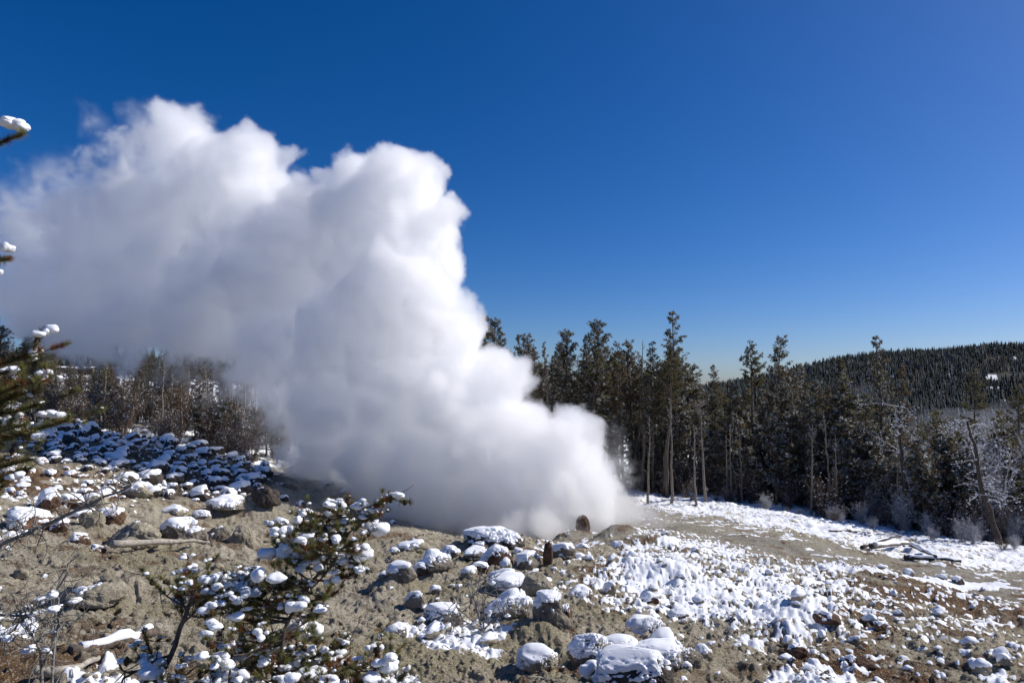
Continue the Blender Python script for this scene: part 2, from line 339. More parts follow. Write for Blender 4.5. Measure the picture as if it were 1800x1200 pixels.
def noise(sc_, det=6, ro=.65, dist=0):
    n = N.new('ShaderNodeTexNoise'); n.inputs['Scale'].default_value = sc_; n.inputs['Detail'].default_value = det; n.inputs['Roughness'].default_value = ro; n.inputs['Distortion'].default_value = dist
    L.new(geo.outputs['Position'], n.inputs['Vector']); return n.outputs[0]
def ramp(x, *st):
    r = N.new('ShaderNodeValToRGB'); e = r.color_ramp.elements
    for k, (p, c) in enumerate(st):
        q = e[k] if k < 2 else e.new(p)
        q.position = p; q.color = (*c, 1) if not np.isscalar(c) else (c, c, c, 1)
    L.new(x, r.inputs[0]); return r.outputs[0]
def mix(f, a, b_, mode='MIX'):
    x = N.new('ShaderNodeMix'); x.data_type = 'RGBA'; x.blend_type = mode
    for s, v_ in ((x.inputs[0], f), (x.inputs[6], a), (x.inputs[7], b_)):
        if hasattr(v_, 'is_output'): L.new(v_, s)
        else: s.default_value = v_ if np.isscalar(v_) else (*v_, 1)
    return x.outputs[2]
def attr(n_):
    a = N.new('ShaderNodeAttribute'); a.attribute_name = n_; return a.outputs['Fac']
def mul(a, b_, op='MULTIPLY'):
    x = N.new('ShaderNodeMath'); x.operation = op
    for s, v_ in zip(x.inputs, (a, b_)):
        if hasattr(v_, 'is_output'): L.new(v_, s)
        else: s.default_value = v_
    return x.outputs[0]
nf = noise(9, 9, .8)
c = ramp(noise(2.2, 8, .72), (.38, (.24, .2, .14)), (.57, (.76, .68, .52)), (.47, (.60, .52, .385)))
c = mix(mul(attr('grey'), .8), c, ramp(nf, (.38, (.22, .205, .17)), (.62, (.58, .545, .47))))
c = mix(mul(attr('yellow'), .75), c, ramp(nf, (.3, (.26, .21, .10)), (.7, (.56, .5, .3))))
c = mix(attr('rust'), c, ramp(noise(4, 8, .75), (.36, (.055, .028, .016)), (.66, (.36, .19, .06)), (.5, (.17, .08, .03))))
c = mix(ramp(noise(14, 8, .8), (.42, .65), (.49, 0.)), c, (.10, .08, .055))
c = mix(ramp(noise(30, 4, .7), (.56, 0.), (.64, .75)), c, (.09, .072, .05))
c = mix(ramp(noise(38, 3, .6), (.56, 0.), (.63, .75)), c, (.74, .69, .57))
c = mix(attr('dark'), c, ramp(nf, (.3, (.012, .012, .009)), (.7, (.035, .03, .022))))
sm = attr('snow')
sn = mul(ramp(mul(sm, mul(noise(22, 4, .6), .45, 'SUBTRACT'), 'ADD'), (.42, 0.), (.56, 1.)), 1)
c = mix(sn, c, (.83, .85, .89))
L.new(c, b.inputs['Base Color'])
bh = mul(mul(noise(11, 8, .78), .75), mul(noise(60, 3, .6), .35), 'ADD')
bp = N.new('ShaderNodeBump'); bp.inputs['Distance'].default_value = .2; L.new(bh, bp.inputs['Height']); L.new(ramp(sn, (0, 1.), (1, .25)), bp.inputs['Strength']); L.new(bp.outputs[0], b.inputs['Normal'])
M_GROUND = m
tag(link('ground', mesh('ground', np.stack([X, Y, Z], 1), Q, [m], None, True, AT)), kind='structure')
print('ground', nT * nR)

# ---------------------------------------------------------------- rocks with snow caps
def rock_arrays(seed, lvl, sx, sy, sz, cover, thick, flatb=.35, rough=1.):
    U, T = ICO[lvl]; rg = np.random.default_rng(seed); o = rg.uniform(0, 90, 3)
    P = U * (1 + .55 * (fbm(U * 1.1 + o, 2, 1) - .5) * 1.6)[:, None]
    for _ in range(6):
        n_ = rg.normal(size=3); n_ /= np.linalg.norm(n_); d_ = rg.uniform(.55, .9); k = np.maximum(P @ n_ - d_, 0); P -= n_ * (k * .6)[:, None]
    PS = P * 1.02
    P = P * (1 + rough * (.2 * (fbm(U * 3.3 + o, 3, 5) - .5) - .22 * np.abs(fbm(U * 4 + o, 3, 9) - .5) + .09 * (fbm(U * 13 + o, 3, 12, .7) - .5)))[:, None]
    P = P * np.array([sx, sy, sz]); PS = PS * np.array([sx, sy, sz])
    P[:, 2] = np.where(P[:, 2] < -flatb * sz, -flatb * sz + (P[:, 2] + flatb * sz) * .3, P[:, 2])
    fn = np.cross(P[T[:, 1]] - P[T[:, 0]], P[T[:, 2]] - P[T[:, 0]]); Nn = np.zeros_like(P)
    for k in range(3): np.add.at(Nn, T[:, k], fn)
    Nn /= np.linalg.norm(Nn, axis=1)[:, None] + 1e-9
    Ns = Nn * .6 + U * .4
    wob = fbm(U * 2.2 + o + 5, 3, 20) - .5
    mk = ss(.0, .3, Ns[:, 2] - .34 * Ns[:, 0] + .85 * wob - (1 - cover) * 1.1 - .16)
    s = (sx + sy) / 2
    C = P * (1 - mk[:, None] ** .5) + PS * mk[:, None] ** .5 + np.array([0, 0, 1.]) * (thick * s * mk ** .55 * (.8 + .5 * fbm(U * 2 + o, 2, 30)))[:, None] + Ns * (.035 * s * mk ** .5)[:, None]
    keep = (mk[T] > 0).any(1)
    C = np.where((mk > 0)[:, None], C + Nn * .006 * s, P - Nn * .03 * s)
    used = np.unique(T[keep]); mp = np.full(len(U), -1); mp[used] = np.arange(len(used))
    return P, T, C[used], mp[T[keep]]
def rock(name, x, y, wd, hg, dp=None, m=None, cover=.75, thick=.16, seed=0, lvl=4, label=None, cat='boulder', group=None, rz=0., sink=.3, z=None, rough=1., kind=None):
    dp = dp or wd * .8
    P, T, C, CTs = rock_arrays(seed, lvl, wd / 2, dp / 2, hg * .72, cover, thick, rough=rough)
    ob = link(name, mesh(name, P, T, [m or M_ROCKG]))
    z0 = H(x, y)[0] if z is None else z
    ob.location = (x, y, z0 + hg * (.35 * .72 - sink * .3)); ob.rotation_euler = (0, 0, rz)
    if cover > 0 and len(CTs): link('snow_cap', mesh('snow_cap', C, CTs, [M_SNOW]), ob)
    return tag(ob, label, cat, group)
# (u, v of the foot, width px, height px, material, snow cover, label)
G_, T_m, R_, D_m = M_ROCKG, M_ROCKT, M_ROCKR, M_ROCKD
BL = [
 (862, 966, 98, 38, D_m, .66, 'wide dark boulder under a snow dome at the edge of the steam'),
 (872, 992, 64, 42, R_, .72, 'dark brown boulder with a thick snow cap just in front of the wide snow-domed one'),
 (768, 1002, 58, 32, G_, .7, 'grey boulder with a flat snow cap left of the pair at the steam edge'),
 (790, 978, 42, 18, G_, .7, 'small low rock under snow close to the steam, left of the wide dark boulder'),
 (725, 968, 50, 18, T_m, .5, 'low tan ledge with a streak of snow against the left foot of the steam'),
 (703, 1022, 52, 36, G_, .78, 'grey block with a white snow slab right of the snowy young pine'),
 (738, 1016, 30, 22, D_m, .8, 'small dark rock with a snow hood next to the grey slabbed block'),
 (692, 976, 20, 12, G_, 1, 'tiny snow-covered stone behind the top of the young pine'),
 (845, 968, 30, 16, G_, .6, 'small grey stone showing in front of the wide dark boulder'),
 (836, 986, 46, 18, G_, .7, 'flat grey stone under thin snow left of the dark brown boulder'),
 (845, 1010, 36, 22, R_, .75, 'brown mushroom-like rock with a flat snow lid'),
 (928, 1000, 42, 32, G_, .72, 'rounded grey rock with snow over its left half beside the brown spike'),
 (912, 978, 16, 14, G_, 1, 'small snow ball stone right of the dark brown boulder'),
 (928, 982, 14, 12, G_, 1, 'second small snow ball stone right of the dark brown boulder'),
 (884, 1022, 52, 24, G_, .85, 'grey rock with a curled rim of snow above the snow slab'),
 (945, 1050, 72, 42, T_m, .12, 'bare tan boulder behind the balanced boulder'),
 (890, 1044, 68, 24, G_, .95, 'low rock fully buried under a layered snow slab'),
 (898, 1088, 84, 56, G_, .72, 'large round boulder with a smooth white snow cushion left of the balanced boulder'),
 (1019, 1050, 40, 30, R_, .85, 'rust coloured rock with a snow hood right of the balanced boulder'),
 (988, 984, 48, 26, G_, .7, 'wedge-shaped rock with snow on its back leaning on the brown spike'),
 (1026, 964, 28, 14, R_, .8, 'flat reddish slab capped with snow in front of the grey mound'),
 (1018, 978, 24, 14, G_, .9, 'small snowy stone just below the flat reddish slab'),
 (1086, 964, 24, 16, G_, .95, 'small pointed snowy rock in front of the grey mound'),
 (1135, 1110, 62, 32, G_, .9, 'smooth snow-covered dome rock at the top of the bottom right group'),
 (1170, 1136, 50, 40, G_, .85, 'tilted snow-covered rock behind the long snow-capped slab'),
 (1168, 1166, 96, 46, G_, .74, 'long dark slab under a sausage of snow above the largest foreground boulder'),
 (1095, 1148, 80, 38, G_, .78, 'lumpy rock with wrinkled snow left of the long slab'),
 (1042, 1170, 70, 52, G_, .62, 'grey boulder with a snow bib left of the lumpy snowy rock'),
 (1125, 1226, 146, 78, D_m, .64, 'largest foreground boulder with a thick snow mantle at the bottom edge'),
 (1040, 1196, 42, 30, G_, 1, 'small snow-covered stone left of the largest foreground boulder'),
 (1060, 1180, 28, 22, G_, .95, 'little snowy stone wedged above the small one by the largest boulder'),
 (942, 1172, 76, 32, T_m, .85, 'flat rock with a pointed snow sheet in the bottom centre gravel'),
 (1210, 1175, 60, 40, G_, .35, 'mostly bare grey rock right of the long snow-capped slab'),
 (782, 1102, 62, 44, G_, .85, 'rounded rock hidden under deep snow beside the bare twiggy bush'),
 (692, 1112, 38, 26, G_, .8, 'small grey rock with snow on its left between the pine and the twiggy bush'),
 (730, 1072, 40, 26, T_m, .6, 'tan stone with a dab of snow above the twiggy bush'),
 (766, 1046, 22, 18, G_, .95, 'snowy knob right above the tan stone'),
 (30, 932, 70, 44, R_, .8, 'big reddish boulder with a thick snow cap at the left edge'),
 (76, 896, 36, 40, R_, .9, 'upright egg-shaped boulder with snow on its left side'),
 (112, 888, 46, 32, R_, .75, 'brown boulder with snow lid right of the egg-shaped one'),
 (158, 892, 50, 36, T_m, .7, 'brown boulder with a broad snow lid at the middle of the left rock pile'),
 (152, 930, 46, 38, T_m, .15, 'bare tan boulder low in the left rock pile'),
 (100, 938, 30, 26, R_, .7, 'small round boulder with a neat white cap below the left pile'),
 (192, 922, 42, 34, R_, .75, 'reddish boulder with a snow crest beside the smooth tan hump'),
 (134, 956, 34, 26, R_, .7, 'pointed brown stone with snow left of the fallen pale branch'),
 (166, 968, 26, 20, R_, .65, 'small brown stone with snow just above the end of the pale branch'),
 (236, 876, 44, 28, T_m, .6, 'tan rock with snow on top at the right end of the left pile'),
 (222, 956, 104, 48, T_m, .05, 'smooth bare tan hump of rock left of the cracked blocks'),
 (312, 952, 82, 46, G_, .55, 'grey block with a sliding snow slab above the pale branch'),
 (378, 950, 50, 42, G_, .35, 'cracked grey block with snow along its top edge'),
 (420, 958, 56, 50, T_m, .2, 'rightmost cracked block with snow in its joints'),
 (396, 908, 72, 22, G_, .75, 'flat rock with a long snow streak on top of the cracked blocks'),
 (350, 912, 36, 18, G_, .9, 'small snowy rock resting on top of the cracked blocks'),
 (300, 906, 40, 16, T_m, .8, 'low snowy rock behind the grey block with the snow slab'),
 (458, 898, 52, 46, D_m, .15, 'dark craggy outcrop at the end of the shaded slope'),
 (440, 1006, 30, 16, G_, .85, 'small rock with snow on the tan flat left of the young pine'),
 (487, 1024, 36, 20, T_m, .75, 'flat stone with a snow pad among the needles of the young pine'),
 (500, 966, 34, 34, R_, .7, 'rust brown knobbly rock with snow on its head left of the pine top'),
 (156, 1076, 84, 38, T_m, .25, 'low tan rock with two thin snow strips near the bottom left'),
 (1025, 928, 24, 34, R_, 0, 'rust coloured rock showing through a gap in the steam'),
 (540, 908, 20, 14, D_m, 1, 'small snow-topped dark stone in the basin left of the steam'),
 (490, 925, 32, 18, G_, .95, 'cluster stone covered in bluish snow in the shaded basin'),
 (1510, 1172, 58, 24, R_, .2, 'dark brown rock on the ochre ground near the bottom right'),
 (1462, 1104, 46, 18, R_, .4, 'brown ledge rock at the lower end of the snow-lump field'),
 (1408, 1160, 44, 24, R_, .2, 'rusty and greenish rock left of the dark brown one'),
 (1560, 1104, 44, 14, R_, .3, 'low brown ledge with a pat of snow on the orange ground'),
 (1145, 1058, 32, 26, R_, .85, 'dark rock peeping out of the snow-lump field'),
 (1195, 1090, 36, 26, R_, .8, 'brown snow-hooded rock at the lower rim of the snow-lump field'),
 (1072, 1046, 22, 24, T_m, .95, 'snowy tooth of rock at the left rim of the snow-lump field'),
 (1602, 1012, 18, 14, G_, .8, 'small snow-capped stone on the grey flat near the fallen logs'),
 (1688, 1028, 20, 14, D_m, .7, 'small dark stone with snow on the grey flat at the right'),
 (1770, 1158, 30, 22, G_, .95, 'snow-covered stone near the right edge'),
]
for k, (u_, v_, wp, hp, m_, cv, lb) in enumerate(BL):
    p = hit(u_, min(v_, 1199)); 
    if v_ > 1199: p = at(u_, v_, p[1] * .94)
    d_ = p[1]
    if lb.startswith('rust coloured rock showing'): p = at(1025, 935, 35.2); d_ = 35.2; hp = 40; wp = 24; k = 140
    rock('boulder', p[0], p[1] + px(wp, d_) * .3, px(wp, d_) * 1.04, px(hp, d_) * .84, px(wp, d_) * .8, m_, cv, .11 if cv < .9 else .15, 100 + k, 5 if wp > 55 else 4, lb, 'boulder', rz=(k * 1.7) % .7 - .35)
# the balanced boulder: one round stone, a slab lying on it and a narrow one leaning behind
p = hit(968, 1096); d_ = p[1]
a = rock('round_boulder', p[0], p[1] + .3, px(66, d_), px(62, d_), px(58, d_), G_, .45, .12, 301, 5, 'round grey boulder carrying a snow-topped slab, middle of the foreground', rz=.2)
rock('stone_slab', p[0] - .02, p[1] + .26, px(44, d_), px(13, d_), px(36, d_), D_m, 1.15, .3, 302, 4, 'small dark slab with a snow cushion balanced on the round boulder', 'slab', z=H(p[0], p[1] + .3)[0] + px(50, d_), sink=0)
rock('boulder', p[0] + px(30, d_), p[1] + .42, px(24, d_), px(62, d_), px(36, d_), R_, .6, .12, 303, 4, 'narrow upright stone pressed against the right of the round boulder')
# the brown spike
p = hit(963, 992); d_ = p[1]
rock('rock_spike', p[0], p[1] + .1, px(19, d_), px(44, d_), px(18, d_), M_ROCKR, 0, .1, 304, 4, 'upright reddish brown spike of rock with no snow', 'rock')
# repeats: families of shared meshes
def family(name, n, lvl, m, cover, thick, s0, sq=(.7, 1.1), hh=(.55, .95), big=1.):
    out = []; rg = np.random.default_rng(s0)
    for k in range(n):
        P, T, C, CTs = rock_arrays(s0 + k, lvl, .5, .5 * rg.uniform(*sq), .5 * rg.uniform(*hh), cover * rg.uniform(.85, 1.1), thick * big)
        ob = bpy.data.objects.new(name, mesh(name, P, T, [m])); cpb = bpy.data.objects.new('snow_cap', mesh('snow_cap', C, CTs, [M_SNOW])) if len(CTs) else None
        out.append((ob, cpb))
    return out
def scatter_rocks(fam, pts, label, group, cat='rock', rg=None):
    for x, y, s in pts:
        ob, cpb = fam[rg.integers(len(fam))]
        o = ob.copy(); COL.objects.link(o); rz = rg.uniform(-.9, .9); o.rotation_euler = (rg.normal(0, .08), rg.normal(0, .08), rz)
        o.scale = (s, s * rg.uniform(.85, 1.15), s * rg.uniform(.8, 1.2)); o.location = (x, y, H(x, y)[0] + s * .06)
        if cpb: c_ = cpb.copy(); COL.objects.link(c_); c_.parent = o
        tag(o, label, cat, group)
rg = np.random.default_rng(77)
F_D = family('rock', 8, 3, M_ROCKD, .76, .12, 500); F_R = family('rock', 6, 3, M_ROCKR, .9, .17, 520); F_T = family('stone', 6, 3, M_ROCKT, .8, .15, 540); F_B = family('stone', 5, 3, M_ROCKT, .0, .1, 560)
def zone_pts(pts, n, s0, s1, pw=2.2, mind=.5):
    us, vs = [q[0] for q in pts], [q[1] for q in pts]; out = []; tries = 0
    while len(out) < n and tries < n * 60:
        tries += 1; u_, v_ = rg.uniform(min(us), max(us)), rg.uniform(min(vs), max(vs))
        if poly(np.array([u_]), np.array([v_]), pts, .1)[0] < .5: continue
        p = hit_base(u_, v_, 4, 300); s = s0 + (s1 - s0) * rg.uniform() ** pw
        if all(math.hypot(p[0] - a_[0], p[1] - a_[1]) > (s + a_[2]) * mind for a_ in out): out.append((p[0], p[1], s))
    return out
scatter_rocks(F_D, zone_pts([(50, 752), (200, 765), (420, 785), (470, 830), (470, 880), (440, 890), (270, 872), (215, 845), (90, 815), (30, 790)], 225, .38, 1.35, 2.0, .42), 'snow-capped dark rock lying among many like it on the shaded slope left of the steam', 'snow-capped rocks on the shaded slope', rg=rg)
scatter_rocks(F_R, zone_pts([(-60, 815), (90, 815), (215, 850), (260, 880), (240, 900), (150, 945), (0, 960), (-60, 960)], 62, .22, .75, 2.0, .45), 'small reddish rock with a snow cap in the sunlit rock pile at the left', 'small rocks of the sunlit left pile', rg=rg)
scatter_rocks(F_T, zone_pts([(640, 960), (880, 955), (1060, 965), (1060, 1060), (860, 1120), (680, 1110)], 46, .14, .5, 2.5, .6), 'small tan stone with a little snow between the centre boulders', 'small stones between the centre boulders', 'stone', rg=rg)
scatter_rocks(F_T, zone_pts([(950, 945), (1400, 955), (1800, 1040), (1810, 1200), (1200, 1200), (1060, 1060)], 130, .12, .42, 2.2, .6), 'small snow-topped stone strewn over the right foreground slope', 'small stones on the right foreground slope', 'stone', rg=rg)
scatter_rocks(F_B, zone_pts([(0, 945), (640, 950), (700, 1100), (640, 1160), (120, 1160), (0, 1090)], 90, .08, .34, 2.5, .6), 'small bare tan stone on the sunlit flat behind the young pine', 'small bare stones on the left flat', 'stone', rg=rg)
scatter_rocks(F_D, zone_pts([(460, 880), (640, 850), (700, 935), (500, 940)], 14, .3, .8, 2.0, .6), 'dark rock with snow in the basin beside the steam', 'rocks in the basin beside the steam', rg=rg)
# gravel
g = Geo(); n_ = 16000; th_ = rg.uniform(R(-40), R(40), n_); r_ = 6.5 + 22 * rg.uniform(0, 1, n_) ** 1.4
x_, y_ = np.sin(th_) * r_, np.cos(th_) * r_; k_ = fbm2(x_ / 1.2, y_ / 1.2, 3, 150) + rg.normal(0, .06, n_) > .5; x_, y_ = x_[k_], y_[k_]
g.blobs(np.stack([x_, y_, H(x_, y_) + .005], 1), rg.uniform(.012, .06, len(x_)) * rg.uniform(.5, 1, len(x_)), rg, 0, 0, .7)
tag(link('gravel', g.mesh('gravel', [M_ROCKT], False)), 'pale gravel and crumbs of sinter strewn over the foreground', 'gravel', kind='stuff')
# fallen wood
def log(pts, r0, r1, label, m=None, snowy=0, lift=.06, name='fallen_log', cat='log', ground=True, seed=0, straight=False):
    P = []
    for u_, v_ in pts: P.append(hit(u_, v_) if ground else None)
    P = np.array(P)
    if straight:
        q_ = np.linspace(0, 1, len(P))[:, None]; P = P[0] * (1 - q_) + P[-1] * q_ + np.array([0, .12, 0]) * np.sin(q_ * 3.1)
    t = np.linspace(0, len(P) - 1, 14); Q = np.stack([np.interp(t, np.arange(len(P)), P[:, k]) for k in range(3)], 1)
    rad = np.linspace(r0, r1, 14) * (1 + np.random.default_rng(seed).normal(0, .13, 14)); lo = H(Q[:, 0], Q[:, 1]); ln = np.polyval(np.polyfit(t, lo, 1), t)
    Q[:, 2] = (np.linspace(lo[0], lo[-1], 14) if straight else np.maximum(lo, ln) * .6 + ln * .4) + rad * .6 + lift; Q[1:-1, 2] += np.random.default_rng(seed + 5).normal(0, .012, 12); Q[1:-1, 1] += np.cumsum(np.random.default_rng(seed + 6).normal(0, .02, 12))
    g = Geo(); g.tube(Q, rad, 9); o = link(name, g.mesh(name, [m or M_WOOD]))
    if snowy:
        g = Geo(); k = slice(1, 13); S_ = Q[k] + np.array([0, 0, 1.]) * rad[k, None] * .62; S_[:, 2] -= rad[k] * .1; g.tube(S_, rad[k] * snowy * np.random.default_rng(seed + 9).uniform(.7, 1.2, 12), 9); link('snow_cover', g.mesh('snow_cover', [M_SNOW]), o)
    return tag(o, label, cat)
log([(196, 972), (245, 963), (300, 960), (368, 966)], .105, .035, 'pale weathered branch lying below the cracked grey blocks', lift=.16, straight=True)
log([(60, 1196), (110, 1180), (172, 1166)], .05, .035, 'thin pale log lying at the bottom left corner', lift=.02)
log([(124, 1142), (190, 1142), (235, 1130), (268, 1122)], .07, .1, 'log buried under smooth snow at the bottom left', M_BARK, .85, lift=-.03)
log([(1532, 966), (1570, 962), (1605, 960)], .12, .1, 'snow-covered log lying level on the snowy bank', M_BARK, 1., straight=True)
log([(1602, 962), (1625, 975), (1645, 985)], .12, .08, 'log pointing down the bank from the end of the level one', M_BARK, 1., straight=True)
log([(1515, 966), (1540, 950), (1585, 944)], .08, .05, 'thin fallen trunk lying above the level log', M_BARKD, .6, straight=True)
log([(1458, 936), (1490, 938), (1530, 939)], .05, .04, 'thin bare pole lying on the snow left of the logs', M_BARKD, straight=True)
log([(1590, 984), (1650, 992), (1690, 990)], .09, .06, 'lowest log half sunk in snow at the foot of the bank', M_BARKD, .9, straight=True)

# ---------------------------------------------------------------- trees
NEED = [M_BARK, M_N1, M_N2, M_N3, M_SNOWF, M_TWIG, M_TWIGG, M_FROST, M_TWIGF]
def trunk_path(h, lean, rg, n=12, wob=.012):
    t = np.linspace(0, 1, n); a = rg.uniform(0, 6.28); wv = np.cumsum(rg.normal(0, wob, (n, 2)), 0) * h * .5; wv -= wv[0]
    return np.stack([lean * h * t ** 1.3 * math.cos(a) + wv[:, 0], lean * h * t ** 1.3 * math.sin(a) + wv[:, 1], h * t], 1)
def conifer(seed, h, c0, cr, nb, snow=.2, tuft=.26, nbl=6, lean=.02, kind='pine', dead=0., mats=(1, 1, 2), r0=None, gap=.25, width=.03, trunkm=M_BARK):
    rg = np.random.default_rng(seed); P = trunk_path(h, lean, rg); r0 = r0 or .011 * h + .02
    tr = Geo(); tt_ = np.linspace(0, 1, 12); tr.tube(P, r0 * (1 - tt_ * .92) + .008, 7); P0 = P
    def tp(z): return np.array([np.interp(z / h, tt_, P0[:, k]) for k in range(3)])
    cg = Geo(); C, Dd, SC, SR = [], [], [], []
    k = 0
    while k < nb:
        t = rg.uniform(0, 1) ** (.85 if kind == 'pine' else 1.05); z = h * (c0 + (1 - c0) * t)
        if kind == 'pine':
            prof = (1 - t) ** .55 * (.55 + .45 * math.sin(min(t * 6, 1.57))) + .06
            if rg.uniform() < gap and math.sin(z * 2.1 + seed) > .2: k += 1; continue
        else: prof = (1 - t) ** .9 + .04
        L_ = cr * prof * rg.uniform(.45, 1.15); az = rg.uniform(0, 6.283)
        up = (rg.normal(.25, .25) + .5 * t) if kind == 'pine' else rg.normal(-.25, .12) + .7 * t
        b0 = tp(z); hd = np.array([math.cos(az), math.sin(az), 0]); q = np.linspace(0, 1, 4)[:, None]
        B = b0 + hd * L_ * q + np.array([0, 0, 1.]) * (L_ * up * q + (.25 * L_ * q ** 2 if kind == 'pine' else .12 * L_ * q ** 2))
        cg.tube(B, np.linspace(.026, .01, 4) * (h / 16 + .3), 3, 0, False)
        if rg.uniform() >= dead:
            m_ = max(2, int(L_ / tuft * 2.6))
            tq = rg.uniform(.25, 1, m_) ** .7; pts = b0 + hd * L_ * tq[:, None] + np.array([0, 0, 1.]) * (L_ * up * tq + .2 * L_ * tq ** 2)[:, None]
            pts += rg.normal(0, 1, (m_, 3)) * np.array([.17, .17, .07]) * L_ * .8
            C.append(pts); Dd.append(np.tile(hd * .7 + np.array([0, 0, .55]), (m_, 1)))
            sel = rg.uniform(size=m_) < snow; SC.append(pts[sel] + np.array([0, 0, tuft * .22]))
        elif snow > .2: SC.append(B[1:] + np.array([0, 0, .03]))
        k += 1
    C, Dd = np.vstack(C) if C else np.zeros((0, 3)), np.vstack(Dd) if Dd else np.zeros((0, 3))
    cg.blades(C, Dd, rg, nbl, tuft, width * 2, .75, mats, True)
    if SC:
        SC = np.vstack(SC); cg.blobs(SC, rg.uniform(.12, .32, len(SC)) * tuft, rg, 4, 0, .5)
    # dead stubs on the bare lower trunk
    for _ in range(int(14 * c0 * 2)):
        z = h * rg.uniform(.08, max(c0, .15)); az = rg.uniform(0, 6.283); l = rg.uniform(.3, 1.1) * cr * .6; b0 = tp(z); q = np.linspace(0, 1, 4)[:, None]
        cg.tube(b0 + np.array([math.cos(az), math.sin(az), 0]) * l * q + np.array([0, 0, 1]) * l * (rg.normal(0, .2) * q - .25 * q ** 2), np.linspace(.018, .005, 4), 3, 6, False)
    return tr, cg, trunkm
def bush(seed, h, n, spread, snow, mb=5, tw=5):   # bare twiggy shrub or leafless sapling
    rg = np.random.default_rng(seed); g = Geo(); SC = []
    for _ in range(n):
        az = rg.uniform(0, 6.283); o = rg.uniform(0, .25) * spread; tilt = rg.uniform(0, .55) * spread / h * 1.6; l = h * rg.uniform(.55, 1.05); q = np.linspace(0, 1, 5)[:, None]
        hd = np.array([math.cos(az), math.sin(az), 0]); B = hd * o + hd * tilt * l * q + np.array([0, 0, 1]) * l * q + np.cumsum(rg.normal(0, .03 * h, (5, 3)), 0) * q
        g.tube(B, np.linspace(.018, .006, 5), 3, mb, False)
        for _ in range(tw):
            t = rg.uniform(.25, 1); b0 = np.array([np.interp(t, q[:, 0], B[:, k]) for k in range(3)]); d = rg.normal(0, 1, 3); d[2] = abs(d[2]) * .8 + .2; d /= np.linalg.norm(d); l2 = rg.uniform(.15, .4) * h * .6
            E_ = b0 + d * l2 * np.linspace(0, 1, 3)[:, None] + rg.normal(0, .03, (3, 3)) * np.linspace(0, 1, 3)[:, None]; g.tube(E_, np.linspace(.009, .004, 3), 3, mb, False); SC += [E_[1], E_[2], (E_[1] + E_[0]) / 2]
    SC = np.array(SC); sel = rg.uniform(size=len(SC)) < snow; g.blobs(SC[sel], rg.uniform(.018, .042, sel.sum()) * (h / 2.5) ** .4, rg, 4, 0, .7)
    return g
def proto(name, parts):
    root = bpy.data.objects.new(name, None); KIDS[root.name] = [bpy.data.objects.new(n_, d_) for n_, d_ in parts]; return root
def tree_proto(name, seed, h, *a, **k):
    tr, cg, tm = conifer(seed, h, *a, **k); r = proto('%s' % name, [('trunk', tr.mesh('trunk', [tm])), ('crown', cg.mesh('crown', NEED, False))]); KIDS[r.name] = KIDS.pop(r.name); return (r, h)
def bush_proto(name, seed, h, *a, **k): return (proto(name, [('twigs', bush(seed, h, *a, **k).mesh('twigs', NEED, False))]), h)
TALL = [tree_proto('tall_pine', 10 + k, 17, c0, cr, nb, sn, .27, 11, ln, 'pine', dd, mt) for k, (c0, cr, nb, sn, ln, dd, mt) in enumerate([
    (.32, 1.75, 130, .2, .02, .1, (1, 1, 2, 2, 7)), (.45, 1.6, 105, .16, .04, .15, (1, 2, 2, 3)), (.2, 2.1, 170, .24, .01, .1, (1, 1, 1, 2, 7)), (.5, 1.3, 75, .14, .05, .25, (2, 2, 3)), (.3, 1.3, 110, .2, .02, .35, (2, 3, 3)), (.38, 1.9, 125, .18, .03, .15, (1, 2, 3, 7)), (.15, 1.7, 180, .26, .02, .2, (1, 2, 2, 7)), (.6, 1.6, 75, .1, .04, .1, (1, 1, 2))])]
FIR = [tree_proto('spruce', 30 + k, 13, .06, 2.2, 250, .2, .28, 10, .01, 'fir', 0, (1, 1, 1, 2, 7)) for k in range(2)]
SNAG = [tree_proto('dead_pine', 40 + k, 12, c0, .9, 34, .21, .16, 4, .03, 'pine', 1., (3,), trunkm=M_BARKL) for k, c0 in enumerate((.25, .4, .3))]
YOUNG = [tree_proto('young_pine', 50 + k, 4.5, .08, 1.1, 90, .25, .17, 10, .03, 'pine', .05, (1, 2, 7, 7, 3), gap=.1) for k in range(6)]
BUSH = [bush_proto('bare_shrub', 60 + k, 2.2, 34, 1.2, .12, 5, 9) for k in range(3)] + [bush_proto('bare_shrub', 64 + k, 3.4, 40, 1.2, .25, 8, 16) for k in range(2)]
rg = np.random.default_rng(9)
def put(fam, i, u_, d_, vtop=None, label=None, cat='pine tree', group=None, hgt=None, wide=1.):
    root, h0 = fam[i % len(fam)]
    p = at(u_, 800, d_); z = H(p[0], p[1])[0]
    if vtop is not None: hgt = at(u_, vtop, d_)[2] - z
    s = hgt / h0; sw = (s ** .7 if s < 1 else s) * wide
    return copy_thing(root, (p[0], p[1], z - .08), rg.uniform(0, 6.28), (sw, sw, s), label, cat, group)
